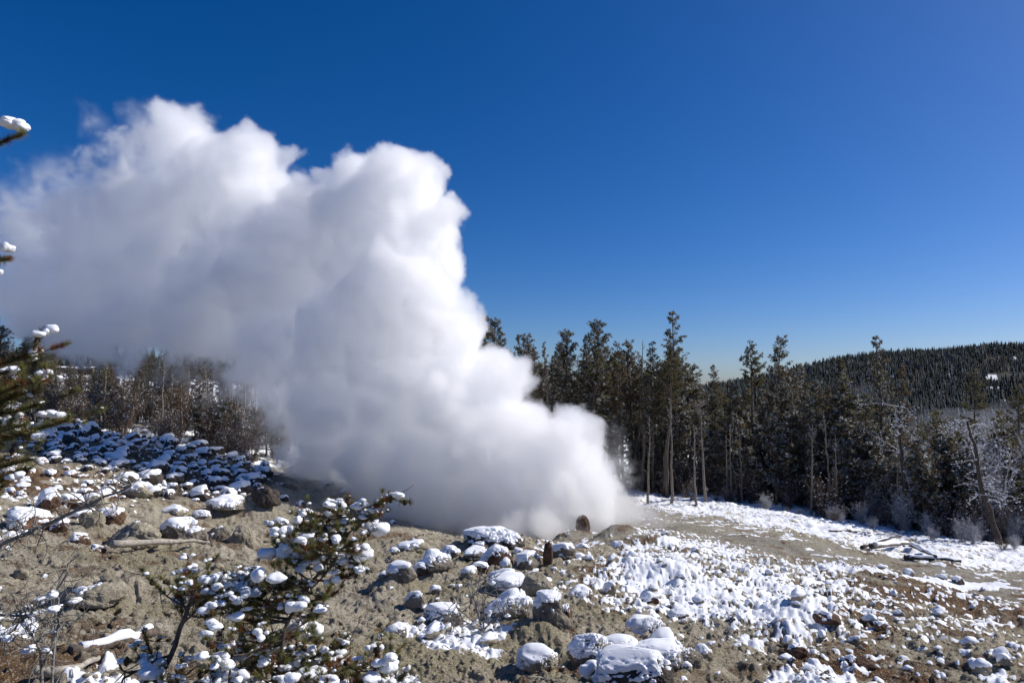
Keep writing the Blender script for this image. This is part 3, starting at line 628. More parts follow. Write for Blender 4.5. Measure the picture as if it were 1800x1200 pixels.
# pines one can tell apart along the skyline: u, photo v of the top, distance, family index
for u_, vt, d_, i_, wd, lb in [
    (846, 555, 60, 2, 1, 'dark pine top just clearing the right edge of the steam'), (871, 560, 62, 2, 1, 'pointed pine beside the right edge of the steam'), (908, 590, 66, 1, .8, 'slender pine second from the steam along the skyline'),
    (935, 588, 60, 5, 1, 'bushy-topped pine above the low shoulder of the steam'), (958, 602, 64, 4, .8, 'thin pale-trunked pine beside the bushy-topped one'), (992, 580, 58, 2, 1, 'dark dense pine above the round steam puff'),
    (1025, 592, 63, 1, .8, 'small-headed pine left of the broad pointed one'), (1046, 563, 58, 2, 1.15, 'broad pointed pine, tallest near the steam'), (1072, 625, 60, 4, 1, 'brownish pine filling the gap right of the broad pointed one'),
    (1096, 600, 60, 3, .9, 'lean bare-stemmed pine with a tufted top'), (1112, 598, 64, 5, 1, 'pine with lopsided crown left of the forked dead tops'), (1147, 602, 60, 0, .8, 'thin-topped pine half bare beside the lopsided one'),
    (1172, 608, 57, 7, 1, 'pine with a flat clumped head left of the tallest pine'), (1192, 549, 60, 6, 1, 'tallest pine rising alone above the treeline'), (1215, 640, 62, 5, 1, 'olive pine tucked under the tallest pine'),
    (1250, 642, 90, 1, 1, 'small distant pine in the dip of the treeline'), (1283, 668, 62, 0, 1, 'low pine at the dip of the skyline'), (1340, 601, 60, 7, 1, 'pine with a round tufted head on a bare stem'), (1374, 591, 62, 5, 1, 'tall tufted pine right of the round-headed one'),
    (1415, 640, 56, 6, 1.1, 'brown-green pine left of the snowy spruce'), (1440, 668, 60, 2, 1, 'broad olive pine between two taller ones'), (1553, 592, 58, 6, .9, 'tall pine with a crooked candelabra top against the far hill'), (1588, 640, 57, 4, .9, 'leaning companion right of the candelabra-topped pine'),
    (1520, 690, 62, 2, 1, 'lower pine left of the candelabra-topped pine'), (1714, 650, 66, 7, .9, 'bare-stemmed pine standing alone before the far hill'), (1788, 676, 60, 7, .9, 'open-crowned pine at the right edge'), (1690, 730, 62, 3, .8, 'short thin pine before the misty valley'), (1640, 745, 60, 1, .8, 'narrow pine right of the leaning companion')]:
    put(TALL, i_, u_, d_, vt, lb, wide=wd)
put(FIR, 0, 1470, 56, 632, 'dark snowy spruce with a dense conical crown', 'spruce tree', wide=1.25)
for u_, vt, d_, lb in [(1128, 597, 61, 'bare forked dead pine on the skyline'), (1456, 720, 52, 'pale dead trunk standing in front of the snowy spruce'), (1240, 700, 52, 'pale bare trunk below the tallest pine'), (1578, 770, 47.5, 'dark bare trunk rising from the snowy bank'), (860, 640, 58, 'bare pole beside the steam'), (957, 640, 57, 'pale pole-like dead pine behind the steam shoulder')]:
    put(SNAG, int(u_), u_, d_, vt, lb, 'dead tree')
# the forest behind them
top_env = lambda u_: np.interp(u_, [820, 900, 1000, 1100, 1180, 1230, 1300, 1380, 1450, 1540, 1620, 1700, 1850], [585, 603, 600, 608, 612, 662, 690, 660, 668, 690, 762, 775, 770])
for k in range(125):
    u_ = rg.uniform(810, 1560) if k < 105 else rg.uniform(1560, 1880); d_ = rg.uniform(57, 92); put(TALL, rg.integers(8), u_, d_, float(top_env(u_)) + abs(rg.normal(0, 24)) + 4, 'pine in the dense forest right of the steam, its top below the skyline', group='pines of the forest right of the steam')
for k in range(26):
    u_ = rg.uniform(1120, 1850); put(SNAG, k, u_, rg.uniform(50, 70), float(top_env(u_)) + rg.uniform(60, 150), 'bare dead trunk standing among the pines right of the steam', 'dead tree', 'dead trunks in the right forest')
edge_d = lambda u_: np.interp(u_, [1100, 1300, 1500, 1600, 1800, 1900], [62, 57, 50, 46.5, 44, 43])
for k in range(190):
    u_ = rg.uniform(1100, 1900); d_ = float(edge_d(u_)) + rg.uniform(.5, 18) * rg.uniform(.2, 1); put(YOUNG, k, u_, d_, None, 'snow-dusted young pine at the foot of the right forest', 'young pine', 'young pines at the foot of the right forest', hgt=rg.uniform(2.2, 7.5))
for k in range(90):
    u_ = rg.uniform(1110, 1880); d_ = float(edge_d(u_)) + rg.uniform(-1.5, 6); put(BUSH, rg.integers(3) if u_ < 1500 else rg.integers(5), u_, d_, None, 'leafless brown shrub dusted with snow along the forest edge', 'shrub', 'bare shrubs along the right forest edge', hgt=rg.uniform(1.4, 3.2))
for u_, d_, hh, lb in [(1735, 45, 7.2, 'frosted leafless tree with whitish twigs at the right'), (1620, 49, 6., 'frosted leafless tree right of the dark bare trunk'), (1790, 47, 7, 'frosted leafless tree at the right edge'), (1660, 52, 6, 'whitish twiggy tree behind the logs')]:
    put(BUSH, 3 + int(u_) % 2, u_, d_, None, lb, 'bare tree', hgt=hh, wide=.85)
for k in range(34):
    u_ = rg.uniform(1140, 1840); d_ = float(edge_d(u_)) - rg.uniform(1, 7) * rg.uniform(.3, 1); put(BUSH, rg.integers(5), u_, d_, None, 'small leafless sapling standing on the snowy bank before the forest', 'shrub', 'saplings on the snowy bank', hgt=rg.uniform(.5, 1.7))
# leaning trunk at the right and the dark straight one
def lone(pts, d_, r0, r1, label, seed, nbr=14):
    P = np.array([at(u_, v_, d_) for u_, v_ in pts]); P[0, 2] = H(P[0, 0], P[0, 1])[0] - .1
    t = np.linspace(0, len(P) - 1, 16); Q = np.stack([np.interp(t, np.arange(len(P)), P[:, k]) for k in range(3)], 1); rg2 = np.random.default_rng(seed); Q[1:] += rg2.normal(0, .02, (15, 3)); b0 = Q[0].copy(); Q -= b0
    root = link('bare_tree', None); root.location = b0; g1 = Geo(); g1.tube(Q, np.linspace(r0, r1, 16), 9); link('trunk', g1.mesh('trunk', [M_BARKD]), root); g2 = Geo(); SC = []
    for _ in range(nbr):
        k = rg2.integers(5, 16); d3 = rg2.normal(0, 1, 3); d3[2] *= .35; d3 /= np.linalg.norm(d3); l = rg2.uniform(.8, 2.4); q = np.linspace(0, 1, 6)[:, None]; B = Q[k] + d3 * l * q + np.array([0, 0, 1]) * l * (.25 * q - .35 * q ** 2) + np.cumsum(rg2.normal(0, .05, (6, 3)), 0)
        g2.tube(B, np.linspace(.04, .01, 6), 4, 8, False); SC += list(B[1:] + np.array([0, 0, .03]))
        for _ in range(6):
            b_ = B[rg2.integers(1, 6)]; e = rg2.normal(0, 1, 3); e /= np.linalg.norm(e); E_ = b_ + e * rg2.uniform(.2, .8) * np.linspace(0, 1, 4)[:, None] + np.cumsum(rg2.normal(0, .03, (4, 3)), 0); g2.tube(E_, np.linspace(.014, .005, 4), 3, 6, False); SC += list(E_[1:])
    SC = np.array(SC); SC = SC[rg2.uniform(size=len(SC)) < .6]; g2.blobs(SC, .05, rg2, 4, 0, .6); link('branches', g2.mesh('branches', NEED, False), root)
    tag(root, label, 'bare tree')
lone([(1756, 960), (1740, 900), (1722, 850), (1716, 790), (1700, 740)], 41.5, .2, .06, 'leaning dark trunk with snowy crooked branches at the right', 3, 22)
lone([(1594, 938), (1592, 880), (1586, 820), (1582, 760), (1580, 715)], 47, .19, .05, 'straight dark trunk standing in front of the frosted trees', 4, 16)
# left hill: thin pines, dead poles and brown shrubs
for k in range(130):
    u_ = rg.uniform(-120, 520); d_ = rg.uniform(48, 78); vt = np.interp(u_, [-120, 60, 150, 300, 380, 520], [555, 575, 610, 600, 610, 680]) + abs(rg.normal(0, 35)) + 5
    put(TALL, rg.choice([2, 4, 4, 5, 6]), u_, d_, vt, 'thin brownish pine on the hill behind the shaded rock slope', group='pines on the left hill', wide=.9)
for k in range(60):
    u_ = rg.uniform(-60, 500); put(SNAG, k, u_, rg.uniform(46, 66), rg.uniform(615, 690), 'bare dead pole on the hill behind the shaded rock slope', 'dead tree', 'dead poles on the left hill')
for k in range(70):
    u_ = rg.uniform(60, 500); d_ = rg.uniform(43.5, 60); put(BUSH, rg.integers(3), u_, d_, None, 'leafless brown shrub above the shaded rock slope', 'shrub', 'bare shrubs on the left hill', hgt=rg.uniform(1.5, 3.6))
for k in range(30):
    u_ = rg.uniform(60, 520); put(YOUNG, k, u_, rg.uniform(45, 60), None, 'snow-dusted young pine above the shaded rock slope', 'young pine', 'young pines on the left hill', hgt=rg.uniform(1.5, 4))
for u_, vt, d_, lb in [(-5, 572, 44, 'dark pine at the left edge with its top touching the steam'), (40, 590, 46, 'dark pine behind the near snowy pine at the left')]:
    put(TALL, 2, u_, d_, vt, lb)
# woods of the valley and the far hill
def cones(n, dlo, dhi, ulo, uhi, hlo, hhi, seed, tiers=3, sides=6, dark=.4):
    r_ = np.random.default_rng(seed); d = dlo + (dhi - dlo) * r_.uniform(0, 1, n) ** .8; u_ = r_.uniform(ulo, uhi, n); x = d * (u_ - 900) / F
    z = H(x, d); h = r_.uniform(hlo, hhi, n) * (.45 + .6 * r_.uniform(size=n) ** 1.5 + .25 * fbm2(x / 55, d / 80, 2, 15)); g = Geo(); w_ = h * r_.uniform(.12, .19, n)
    keep = fbm2(x / 40, d / 60, 3, 8) > .33; x, d, z, h, w_ = x[keep], d[keep], z[keep], h[keep], w_[keep]; n = len(x)
    mm = r_.integers(0, 3, n)
    for t in range(tiers):
        a = np.arange(sides) * 6.283 / sides; zb, zt = .12 + .26 * t, min(.5 + .27 * t, 1.0); ww = w_ * (1 - t * .28)
        ra = r_.uniform(.55, 1.3, (n, sides)); ring = np.stack([x[:, None] + np.cos(a + t) * ww[:, None] * ra, d[:, None] + np.sin(a + t) * ww[:, None] * ra, z[:, None] + (zb + r_.uniform(-.05, .05, (n, sides))) * h[:, None]], -1)
        tip = np.stack([x, d, z + zt * h], -1)[:, None]; V = np.concatenate([ring, tip], 1); k = np.arange(sides); T = np.stack([k, (k + 1) % sides, np.full(sides, sides)], 1)
        g.add(V.reshape(-1, 3), (T[None] + (np.arange(n) * (sides + 1))[:, None, None]).reshape(-1, 3), np.repeat(mm, sides))
    return g
M_F1 = mat('far_needles_hazed', (.014, .022, .020), (.034, .045, .034), .15, .9); M_F2 = mat('far_needles_frosted', (.05, .06, .06), (.12, .135, .14), .3, .9); M_F3 = mat('far_needles_dark', (.008, .013, .011), (.02, .026, .018), .2, .9)  # bluish haze of distance is put into these needle colours
tag(link('distant_forest', cones(36000, 420, 1500, 1100, 2300, 8, 15, 4).mesh('distant_forest', [M_F1, M_F3, M_F2], False)), 'dark conifer forest covering the far hill at the right', 'forest', kind='stuff')
tag(link('distant_forest', cones(14000, 330, 1500, -700, 1150, 9, 15, 6).mesh('distant_forest', [M_F1, M_F3, M_F2], False)), 'dark conifer forest continuing behind the steam', 'forest', kind='stuff')
# middle distance: scaled copies of real trees merged into one wood
def wood(n, dlo, dhi, ulo, uhi, hlo, hhi, seed, fam):
    r_ = np.random.default_rng(seed); g = Geo(); src = []
    for s_ in range(3):
        tr, cg, _t = conifer(900 + s_, 10, .25, 1.6, 34, .12, .6, 4, .02, 'pine' if s_ else 'fir', .1, (1, 2, 1), width=.12); V = np.vstack(tr.V + cg.V); T = [tr.T[0]] + [t + tr.n for t in cg.T]; src.append((V, np.vstack(T), np.concatenate([np.zeros(len(tr.T[0]), int)] + cg.M)))
    for k in range(n):
        d = math.exp(r_.uniform(math.log(dlo), math.log(dhi))); x = d * (r_.uniform(ulo, uhi) - 900) / F; V, T, M_ = src[k % 3]; s = r_.uniform(hlo, hhi) / 10; a = r_.uniform(0, 6.28); c_, q_ = math.cos(a), math.sin(a)
        g.add(np.stack([(V[:, 0] * c_ - V[:, 1] * q_) * s, (V[:, 0] * q_ + V[:, 1] * c_) * s, V[:, 2] * s], 1) + np.array([x, d, H(x, d)[0]]), T, M_)
    return g
tag(link('valley_woods', wood(330, 95, 330, 1180, 2100, 5, 11, 12, None).mesh('valley_woods', NEED, False)), 'mixed conifer woods running down the valley towards the far hill', 'woods', kind='stuff')

# ---------------------------------------------------------------- near pines with real needles, snow clumps and cones
NM = [M_BARK, M_NF, M_N1, M_NR, M_CONE]
def near_tufts(g, C, D_, rg, n=60, L_=.055, W_=.0035, mats=(1, 1, 2, 1, 1, 3)):
    g.blades(C, D_, rg, n, L_, W_, .62, mats)
def near_pine(name, stems, limbs, d0, label, seed, sub=5, snowp=.6, dead_top=0, tips_only=False, need=60, ttip=1.0, smax=.075, big=()):
    rg = np.random.default_rng(seed); org = at(*stems[0][0][0][:2], d0); zg = H(org[0], org[1])[0]; root = link(name, None); root.location = (org[0], org[1], zg)
    wood_, foliage, snow, cone = Geo(), Geo(), Geo(), Geo(); O = np.array([org[0], org[1], zg]); C, D_, S_, SR, CN = [], [], [], [], []
    stem_pts = []
    for pts, r0, r1, *dd in stems:
        P = np.array([at(u_, v_, d0 + (q[0] if q else 0)) for u_, v_, *q in pts])
        if pts[0][1] > 1150: P = np.vstack([[P[0, 0], P[0, 1], min(H(P[0, 0], P[0, 1])[0] - .05, P[0, 2] - .05)], P])
        t = np.linspace(0, len(P) - 1, 18); Q = np.stack([np.interp(t, np.arange(len(P)), P[:, k]) for k in range(3)], 1); Q[1:-1] += rg.normal(0, .008, (16, 3)); wood_.tube(Q - O, np.linspace(r0, r1, 18), 8, 0); stem_pts.append(Q)
    def limb(A, B, r0, sag=.1, depth=0, bare=False):
        q = np.linspace(0, 1, 7)[:, None]; l = np.linalg.norm(B - A); P = A + (B - A) * q + np.array([0, 0, 1]) * (-sag * l * np.sin(q * 3.14)) + np.cumsum(rg.normal(0, .012 * l, (7, 3)), 0) * q
        wood_.tube(P - O, np.linspace(r0, r0 * .35, 7), 5, 0, False); dr = P[-1] - P[-2]; dr /= np.linalg.norm(dr) + 1e-9
        if not bare:
            k = max(1, int(l / .065)) if not tips_only else 2
            for t in np.linspace(1, .55 if not tips_only else .85, k):
                C.append(np.array([np.interp(t, q[:, 0], P[:, a]) for a in range(3)])); D_.append(dr * .9 + np.array([0, 0, .25]))
            if rg.uniform() < snowp:
                b_ = .012 + (smax - .012) * rg.uniform() ** 2.3
                for _ in range(rg.integers(2, 6)): S_.append(P[-1] + dr * .01 + np.array([0, 0, .012]) + rg.normal(0, .55, 3) * b_ * np.array([1.3, 1.3, .5])); SR.append(b_ * rg.uniform(.45, 1.05))
            if rg.uniform() < .3 * snowp: S_.append(P[4] + np.array([0, 0, .02])); SR.append(rg.uniform(.012, .032))
            if rg.uniform() < .16: CN.append(P[-2])
        if depth < 1:
            for _ in range(sub):
                k = rg.integers(2, 7); e = dr * .6 + rg.normal(0, .6, 3); e[2] += .25; e /= np.linalg.norm(e); limb(P[k], P[k] + e * rg.uniform(.08, .3) * min(l / .5, 1) ** .5, r0 * .5, .05, depth + 1, bare or rg.uniform() < .3)
    for lm in limbs: limb(*lm)
    for bu, bv, bd, br in big:
        for _ in range(4): S_.append(at(bu, bv, bd) + rg.normal(0, .4, 3) * br * np.array([1.3, 1, .4])); SR.append(br * rg.uniform(.6, 1))
    for Q, (pts, r0, r1, *dd) in zip(stem_pts, stems):
        nl = dd[0] if dd else 0
        for k in range(nl):
            t = rg.uniform(.1 if not dead_top else .0, .97); i_ = t * 17; A = np.array([np.interp(i_, np.arange(18), Q[:, a]) for a in range(3)]); az = rg.uniform(0, 6.283); l = (dd[1] if len(dd) > 1 else .7) * (1.15 - .65 * t) * rg.uniform(.5, 1.1)
            B = A + np.array([math.cos(az) * l, math.sin(az) * l * .8, l * rg.uniform(.0, .5)]); limb(A, B, .009 + .006 * (1 - t), .08, 0, rg.uniform() < .08)
    link('trunk', wood_.mesh('trunk', NM), root)
    if C:
        C, D_ = np.array(C), np.array(D_); near_tufts(foliage, C - O, D_, rg, need, .068 * ttip, .005); mk = rg.uniform(size=len(C)) < .1; near_tufts(foliage, C[mk] - O, -D_[mk], rg, 30, .05, .0035, (3,)); CN and foliage.blobs(np.array(CN) - O, .022, rg, 4, 1, 1.2); link('needles', foliage.mesh('needles', NM, False), root)
    if S_: snow.blobs(np.array(S_) - O, np.array(SR), rg, 0, 2, .66); link('snow_clumps', snow.mesh('snow_clumps', [M_SNOW]), root)
    return tag(root, label, 'pine tree')
near_pine('young_pine', [([(480, 1420), (487, 1250), (492, 1130), (520, 1060), (560, 1005), (590, 958), (612, 915), (628, 884)], .024, .005, 84, .66), ([(592, 955), (630, 925), (640, 905)], .007, .003), ([(487, 1200, .1), (430, 1120, .2), (400, 1060, .2), (372, 1010, .2)], .016, .006, 20, .45)], [], 6.0, 'snow-laden young pine with a bare reddish tip in front of the steam', 21, sub=6, snowp=.6, smax=.066)
near_pine('young_pine', [([(225, 1420), (262, 1250), (300, 1150), (322, 1090), (345, 1036)], .026, .017, 22, .75), ([(300, 1150), (230, 1185), (190, 1210)], .012, .006, 3, .3), ([(347, 1044), (400, 1050), (452, 1058)], .009, .004, 5, .25)], [], 5.6, 'low broken-topped pine with a thick dark stub and snow clumps left of the young pine', 22, sub=5, snowp=.55, smax=.062)
near_pine('young_pine', [([(640, 1450), (645, 1300), (655, 1200), (668, 1150)], .03, .008, 34, .5), ([(560, 1450), (575, 1300), (590, 1230), (600, 1180)], .03, .008, 30, .5)], [], 5.8, 'bushy snow-covered pine top right of the young pine trunk at the bottom', 23, sub=6, snowp=.5, smax=.07)
near_pine('young_pine', [([(395, 1480), (392, 1300), (400, 1200), (412, 1120)], .022, .006, 30, .5), ([(350, 1480), (330, 1320), (310, 1240), (300, 1190)], .018, .006, 20, .45), ([(530, 1480), (540, 1330), (545, 1250), (552, 1200)], .018, .006, 24, .45)], [], 5.3, 'low snow-speckled pine filling the gap between the two taller ones at the bottom', 27, sub=6, snowp=.6, smax=.06)
tp_ = [(60, 665), (84, 668), (40, 700), (95, 735), (25, 735), (70, 690), (30, 765), (62, 790), (15, 800), (45, 830), (10, 680), (10, 650), (-10, 720), (-20, 780), (70, 625), (5, 850), (-40, 680), (-60, 700), (-60, 820)]
near_pine('near_pine', [([(-190, 1500), (-185, 1100), (-180, 700), (-175, 300), (-170, 60)], .09, .03)],
    [(at(-182, v_ + 35, 6.6), at(u_, v_, 6.3 + .35 * math.sin(u_ * 7 + v_)), .012, .06, 0) for u_, v_ in tp_] + [(at(-176, 285, 6.6), at(24, 232, 6.3), .01, .08, 1), (at(-178, 470, 6.6), at(10, 444, 6.3), .01, .05, 1), (at(-178, 480, 6.6), at(-6, 475, 6.2), .008, .05, 1)], 6.6, 'near pine at the left edge with snow pads on its long needled branches', 24, sub=12, snowp=.5, need=70, ttip=1.2, smax=.06, big=[(24, 218, 6.3, .085), (12, 214, 6.3, .06), (10, 436, 6.3, .05), (68, 655, 6.3, .05), (80, 728, 6.3, .06)])
# dead grey trees and tangles with curling twigs
def curly(g, A, d, l, r, rg, n=12, curl=.5):
    P = [A]; d = d / (np.linalg.norm(d) + 1e-9); ax = rg.normal(size=3); ax /= np.linalg.norm(ax); st = l / n
    for _ in range(n):
        d = d + np.cross(ax, d) * curl * rg.uniform(.3, 1.) * .6 + rg.normal(0, .06, 3); d /= np.linalg.norm(d); P.append(P[-1] + d * st)
    P = np.array(P); g.tube(P, np.linspace(r, r * .3, n + 1), 4, 0, False); return P
def dead(name, stems, ntw, label, seed, d0, cat, lmin=.15, lmax=.5, curl=.5, rt=.0055, snowy=0):
    rg = np.random.default_rng(seed); root = link(name, None); P0 = at(stems[0][0][0][0], stems[0][0][0][1], d0); zg = H(P0[0], P0[1])[0]; O = np.array([P0[0], P0[1], zg]); root.location = O; g, g2, S_ = Geo(), Geo(), []
    for pts, r0, r1 in stems:
        P = np.array([at(u_, v_, d0 + (q[0] if q else 0)) for u_, v_, *q in pts]); 
        if pts is stems[0][0]: P = np.vstack([[P[0, 0], P[0, 1], min(zg - .05, P[0, 2] - .01)], P])
        t = np.linspace(0, len(P) - 1, 20); Q = np.stack([np.interp(t, np.arange(len(P)), P[:, k]) for k in range(3)], 1); Q[1:] += rg.normal(0, .006, (19, 3)); g.tube(Q - O, np.linspace(r0, r1, 20), 7)
        for _ in range(ntw):
            k = rg.integers(5, 20); d = rg.normal(0, 1, 3); E_ = curly(g2, Q[k] - O, d, rg.uniform(lmin, lmax), rt, rg, curl=curl)
            if rg.uniform() < .5: curly(g2, E_[6], rg.normal(0, 1, 3), rg.uniform(lmin, lmax) * .6, rt * .6, rg, curl=curl)
            if rg.uniform() < snowy: S_.append(E_[rg.integers(3, 10)])
    link('trunk', g.mesh('trunk', [M_TWIGG]), root); link('twigs', g2.mesh('twigs', [M_TWIGG]), root)
    if S_: s = Geo(); s.blobs(np.array(S_), rg.uniform(.02, .05, len(S_)), rg, 0, 3, .7); link('snow_clumps', s.mesh('snow_clumps', [M_SNOW]), root)
    return tag(root, label, cat)
dead('dead_tree', [([(-260, 1350), (-200, 1060), (-60, 980), (0, 957), (100, 915), (165, 880), (232, 855)], .036, .008)], 70, 'dead grey pine stem reaching in from the left with curling twigs', 5, 6.2, 'dead tree', .15, .6, .75, .0075)
dead('dead_shrub', [([(70, 1230), (75, 1150), (40, 1090), (20, 1040)], .02, .006), ([(75, 1170), (105, 1100), (100, 1040), (120, 1000)], .014, .008), ([(0, 1080), (60, 1082), (120, 1100)], .012, .005), ([(-40, 1150), (20, 1110), (70, 1060)], .012, .005)], 30, 'tangle of grey dead twigs at the bottom left corner', 6, 6.6, 'dead shrub', .2, .6, .7, .005, .2)
dead('dead_sapling', [([(98, 1070), (103, 1030), (108, 1010), (122, 990), (140, 975)], .014, .004)], 10, 'single curved grey sapling above the bottom left tangle', 7, 7.0, 'dead sapling', .1, .4, .5, .003)
p = hit(850, 1112); dd_ = p[1]
dead('bare_bush', [([(848, 1112), (835, 1060), (828, 1020)], .02, .006), ([(850, 1112), (852, 1060), (856, 1005)], .016, .005), ([(845, 1112), (870, 1085), (905, 1070)], .018, .006), ([(850, 1110), (815, 1090), (800, 1060)], .014, .005)], 16, 'small bare bush with thin upright twigs left of the snow-cushioned boulder', 8, dd_, 'bush', .2, .75, .35, .011, .12)
dead('bare_sapling', [([(842, 1075), (838, 1040), (845, 1010), (846, 998)], .012, .005)], 5, 'single pale stem standing above the bare bush', 9, dd_ + .6, 'dead stem', .1, .3, .3, .004)
# sticks and needle litter on the near ground
rg = np.random.default_rng(31); g = Geo(); n_ = 420; th_ = rg.uniform(R(-40), R(5), n_); r_ = rg.uniform(6.5, 13, n_)
for a_, b_ in zip(th_, r_):
    x_, y_ = math.sin(a_) * b_, math.cos(a_) * b_; l = rg.uniform(.06, .4); q = rg.uniform(0, 6.28); X_ = np.array([x_, x_ + l * .5 * math.cos(q), x_ + l * math.cos(q + .2)]); Y_ = np.array([y_, y_ + l * .5 * math.sin(q), y_ + l * math.sin(q + .2)]); g.tube(np.stack([X_, Y_, H(X_, Y_) + .015], 1), np.array([.006, .005, .003]), 4, 0, False)
tag(link('twig_litter', g.mesh('twig_litter', [M_TWIGG])), 'small fallen twigs on the near ground', 'twigs', kind='stuff')

# ---------------------------------------------------------------- steam plume of the geyser
# puffs: photo pixel of the middle, radius in photo pixels, distance, density (1 = thick), softness in metres
PUFFS = [
 # roaring base
 (700, 885, 70, 38, .9, 1.0), (780, 880, 85, 37.5, 1, .6), (870, 870, 92, 37, 1, .5), (955, 868, 85, 37, 1, .4), (1030, 872, 72, 38, 1, .5), (1078, 892, 52, 38, .75, .8), (650, 900, 55, 38.5, .5, 1.3),
 (820, 925, 45, 35, .5, 1.2), (900, 925, 45, 34, .6, 1.0), (970, 915, 48, 34.5, .7, .9), (740, 925, 45, 35, .35, 1.4), (1100, 925, 35, 37, .3, 1.2), (670, 930, 32, 35.5, .2, 1.2),
 (993, 773, 60, 37.5, 1, .25), (1022, 765, 34, 37, 1, .25), (955, 800, 75, 37, 1, .3), (930, 770, 60, 38, 1, .3), (1020, 820, 60, 38, 1, .4),
 (850, 780, 110, 38, 1, .4), (760, 790, 110, 39, 1, .6), (660, 800, 100, 40, .95, 1.0), (575, 775, 90, 41, .7, 1.8), (505, 790, 62, 42, .3, 2.0), (460, 745, 45, 43, .18, 2.0),
 (872, 672, 68, 38, 1, .22), (905, 655, 36, 37.5, 1, .2), (800, 690, 95, 38, 1, .35), (700, 680, 110, 39.5, 1, .5), (600, 690, 105, 41, .95, .9), (520, 690, 85, 42, .7, 1.5), (445, 655, 72, 43, .45, 2.0),
 (785, 585, 62, 38, 1, .2), (805, 535, 36, 37.5, 1, .2), (760, 560, 75, 37.5, 1, .2), (690, 570, 110, 39, 1, .35), (590, 600, 100, 40.5, 1, .5), (485, 600, 92, 42, .85, 1.0), (400, 610, 60, 43, .5, 1.6),
 (768, 402, 66, 40, 1, .2), (775, 470, 58, 39.5, 1, .2), (805, 385, 34, 39.5, 1, .18), (700, 350, 92, 41, 1, .22), (745, 330, 55, 40.5, 1, .2), (725, 455, 95, 40, 1, .25), (640, 420, 115, 41.5, 1, .35), (640, 330, 66, 42, 1, .3), (590, 315, 40, 42, .9, .35), (545, 420, 105, 42.5, 1, .5), (700, 500, 80, 38, 1, .25),
 (452, 285, 64, 44, .95, .4), (490, 275, 36, 44, .9, .35), (400, 330, 100, 45, .85, .9), (312, 262, 90, 46, .6, 1.3), (300, 225, 52, 46, .6, .8), (300, 380, 120, 46, .75, 1.6), (455, 380, 95, 44, .95, .6), (215, 290, 78, 47, .5, 2.0), (200, 420, 118, 47, .55, 2.4), (115, 345, 88, 48, .38, 2.4), (40, 410, 105, 48, .36, 2.6), (10, 330, 70, 49, .32, 2.4),
 (100, 545, 78, 46, .6, 1.6), (45, 525, 72, 47, .6, 1.5), (180, 590, 62, 45, .6, 1.4), (245, 560, 85, 44.5, .75, 1.3), (335, 550, 95, 43.5, .85, 1.2), (400, 475, 105, 44, .95, 1.0), (480, 480, 105, 42.5, 1, .6), (280, 470, 110, 45.5, .65, 2.0), (150, 480, 100, 46.5, .6, 2.2), (-30, 450, 110, 48, .45, 2.6), (-120, 480, 120, 48, .3, 3), (-150, 380, 120, 49, .2, 3), (215, 625, 44, 44, .6, 1.2), (140, 605, 50, 45, .6, 1.3), (20, 570, 45, 46, .3, 1.5),
 # wisps
 (158, 212, 38, 46, .2, 1.2), (232, 205, 38, 46, .25, 1.0), (358, 205, 30, 46, .25, .9), (75, 270, 30, 48, .08, 1.5), (520, 305, 26, 43, .25, .8), (545, 330, 34, 43, .3, 1.0), (600, 285, 24, 42, .6, .3),
 (1075, 765, 38, 39, .2, 1.2), (1082, 805, 45, 39, .3, 1.3), (1105, 850, 42, 39, .35, 1.2), (1122, 900, 46, 38.5, .32, 1.3), (1160, 925, 46, 37, .2, 1.4), (1215, 935, 40, 36, .12, 1.2), (1060, 935, 40, 33, .25, 1.0), (870, 940, 40, 30.5, .2, 1.0), (780, 945, 40, 32, .2, 1.0), (960, 940, 36, 30.5, .2, .9), (1025, 925, 34, 33.2, .3, .9), (930, 715, 24, 39, .2, .8),
 (575, 860, 58, 40, .3, 1.8), (520, 885, 55, 40, .12, 2.0), (610, 920, 48, 38, .16, 1.6), (560, 925, 45, 36, .07, 1.8), (480, 850, 50, 41, .14, 2.0), (430, 790, 42, 43, .07, 2), (1020, 925, 30, 34, .12, .9), (300, 640, 45, 44, .2, 1.8), (380, 690, 45, 44, .12, 2),
]
G0, G1 = np.array([-36., 28.5, -9.6]), np.array([13., 56., 20.5]); VX = .12
GN = np.ceil((G1 - G0) / VX).astype(int) + 1; G1 = G0 + (GN - 1) * VX
D = np.zeros(GN, np.float32); S = np.zeros(GN, np.float32)
def splat(c, r, den, soft):
    lo = np.maximum(np.floor((c - r - G0) / VX).astype(int), 0); hi = np.minimum(np.ceil((c + r - G0) / VX).astype(int) + 1, GN)
    if (hi <= lo).any(): return
    ax = [(np.arange(lo[k], hi[k]) * VX + G0[k] - c[k]) ** 2 for k in range(3)]
    d = np.sqrt(ax[0][:, None, None] + ax[1][None, :, None] + ax[2][None, None, :]).astype(np.float32)
    p = np.clip((r - d) / soft, 0, 1) * den
    sl = tuple(slice(lo[k], hi[k]) for k in range(3)); np.maximum(D[sl], p, out=D[sl])
rng = np.random.default_rng(5)
core = Geo(); sph = []
for u_, v_, rp, d_, den, soft in PUFFS:
    c_ = at(u_, v_, d_); r_ = px(rp, d_); sph.append((c_, r_, den, soft))
    if den >= .9 and r_ > 3.1:
        core.blobs(c_[None] + np.array([0, .3, 0]), r_ - 1.7 - .5 * soft, np.random.default_rng(1), 0, 3, 1.) if False else core.add(ICO[3][0] * (r_ - 2.5 - .6 * soft) + c_ + np.array([0, .3, 0]), ICO[3][1])
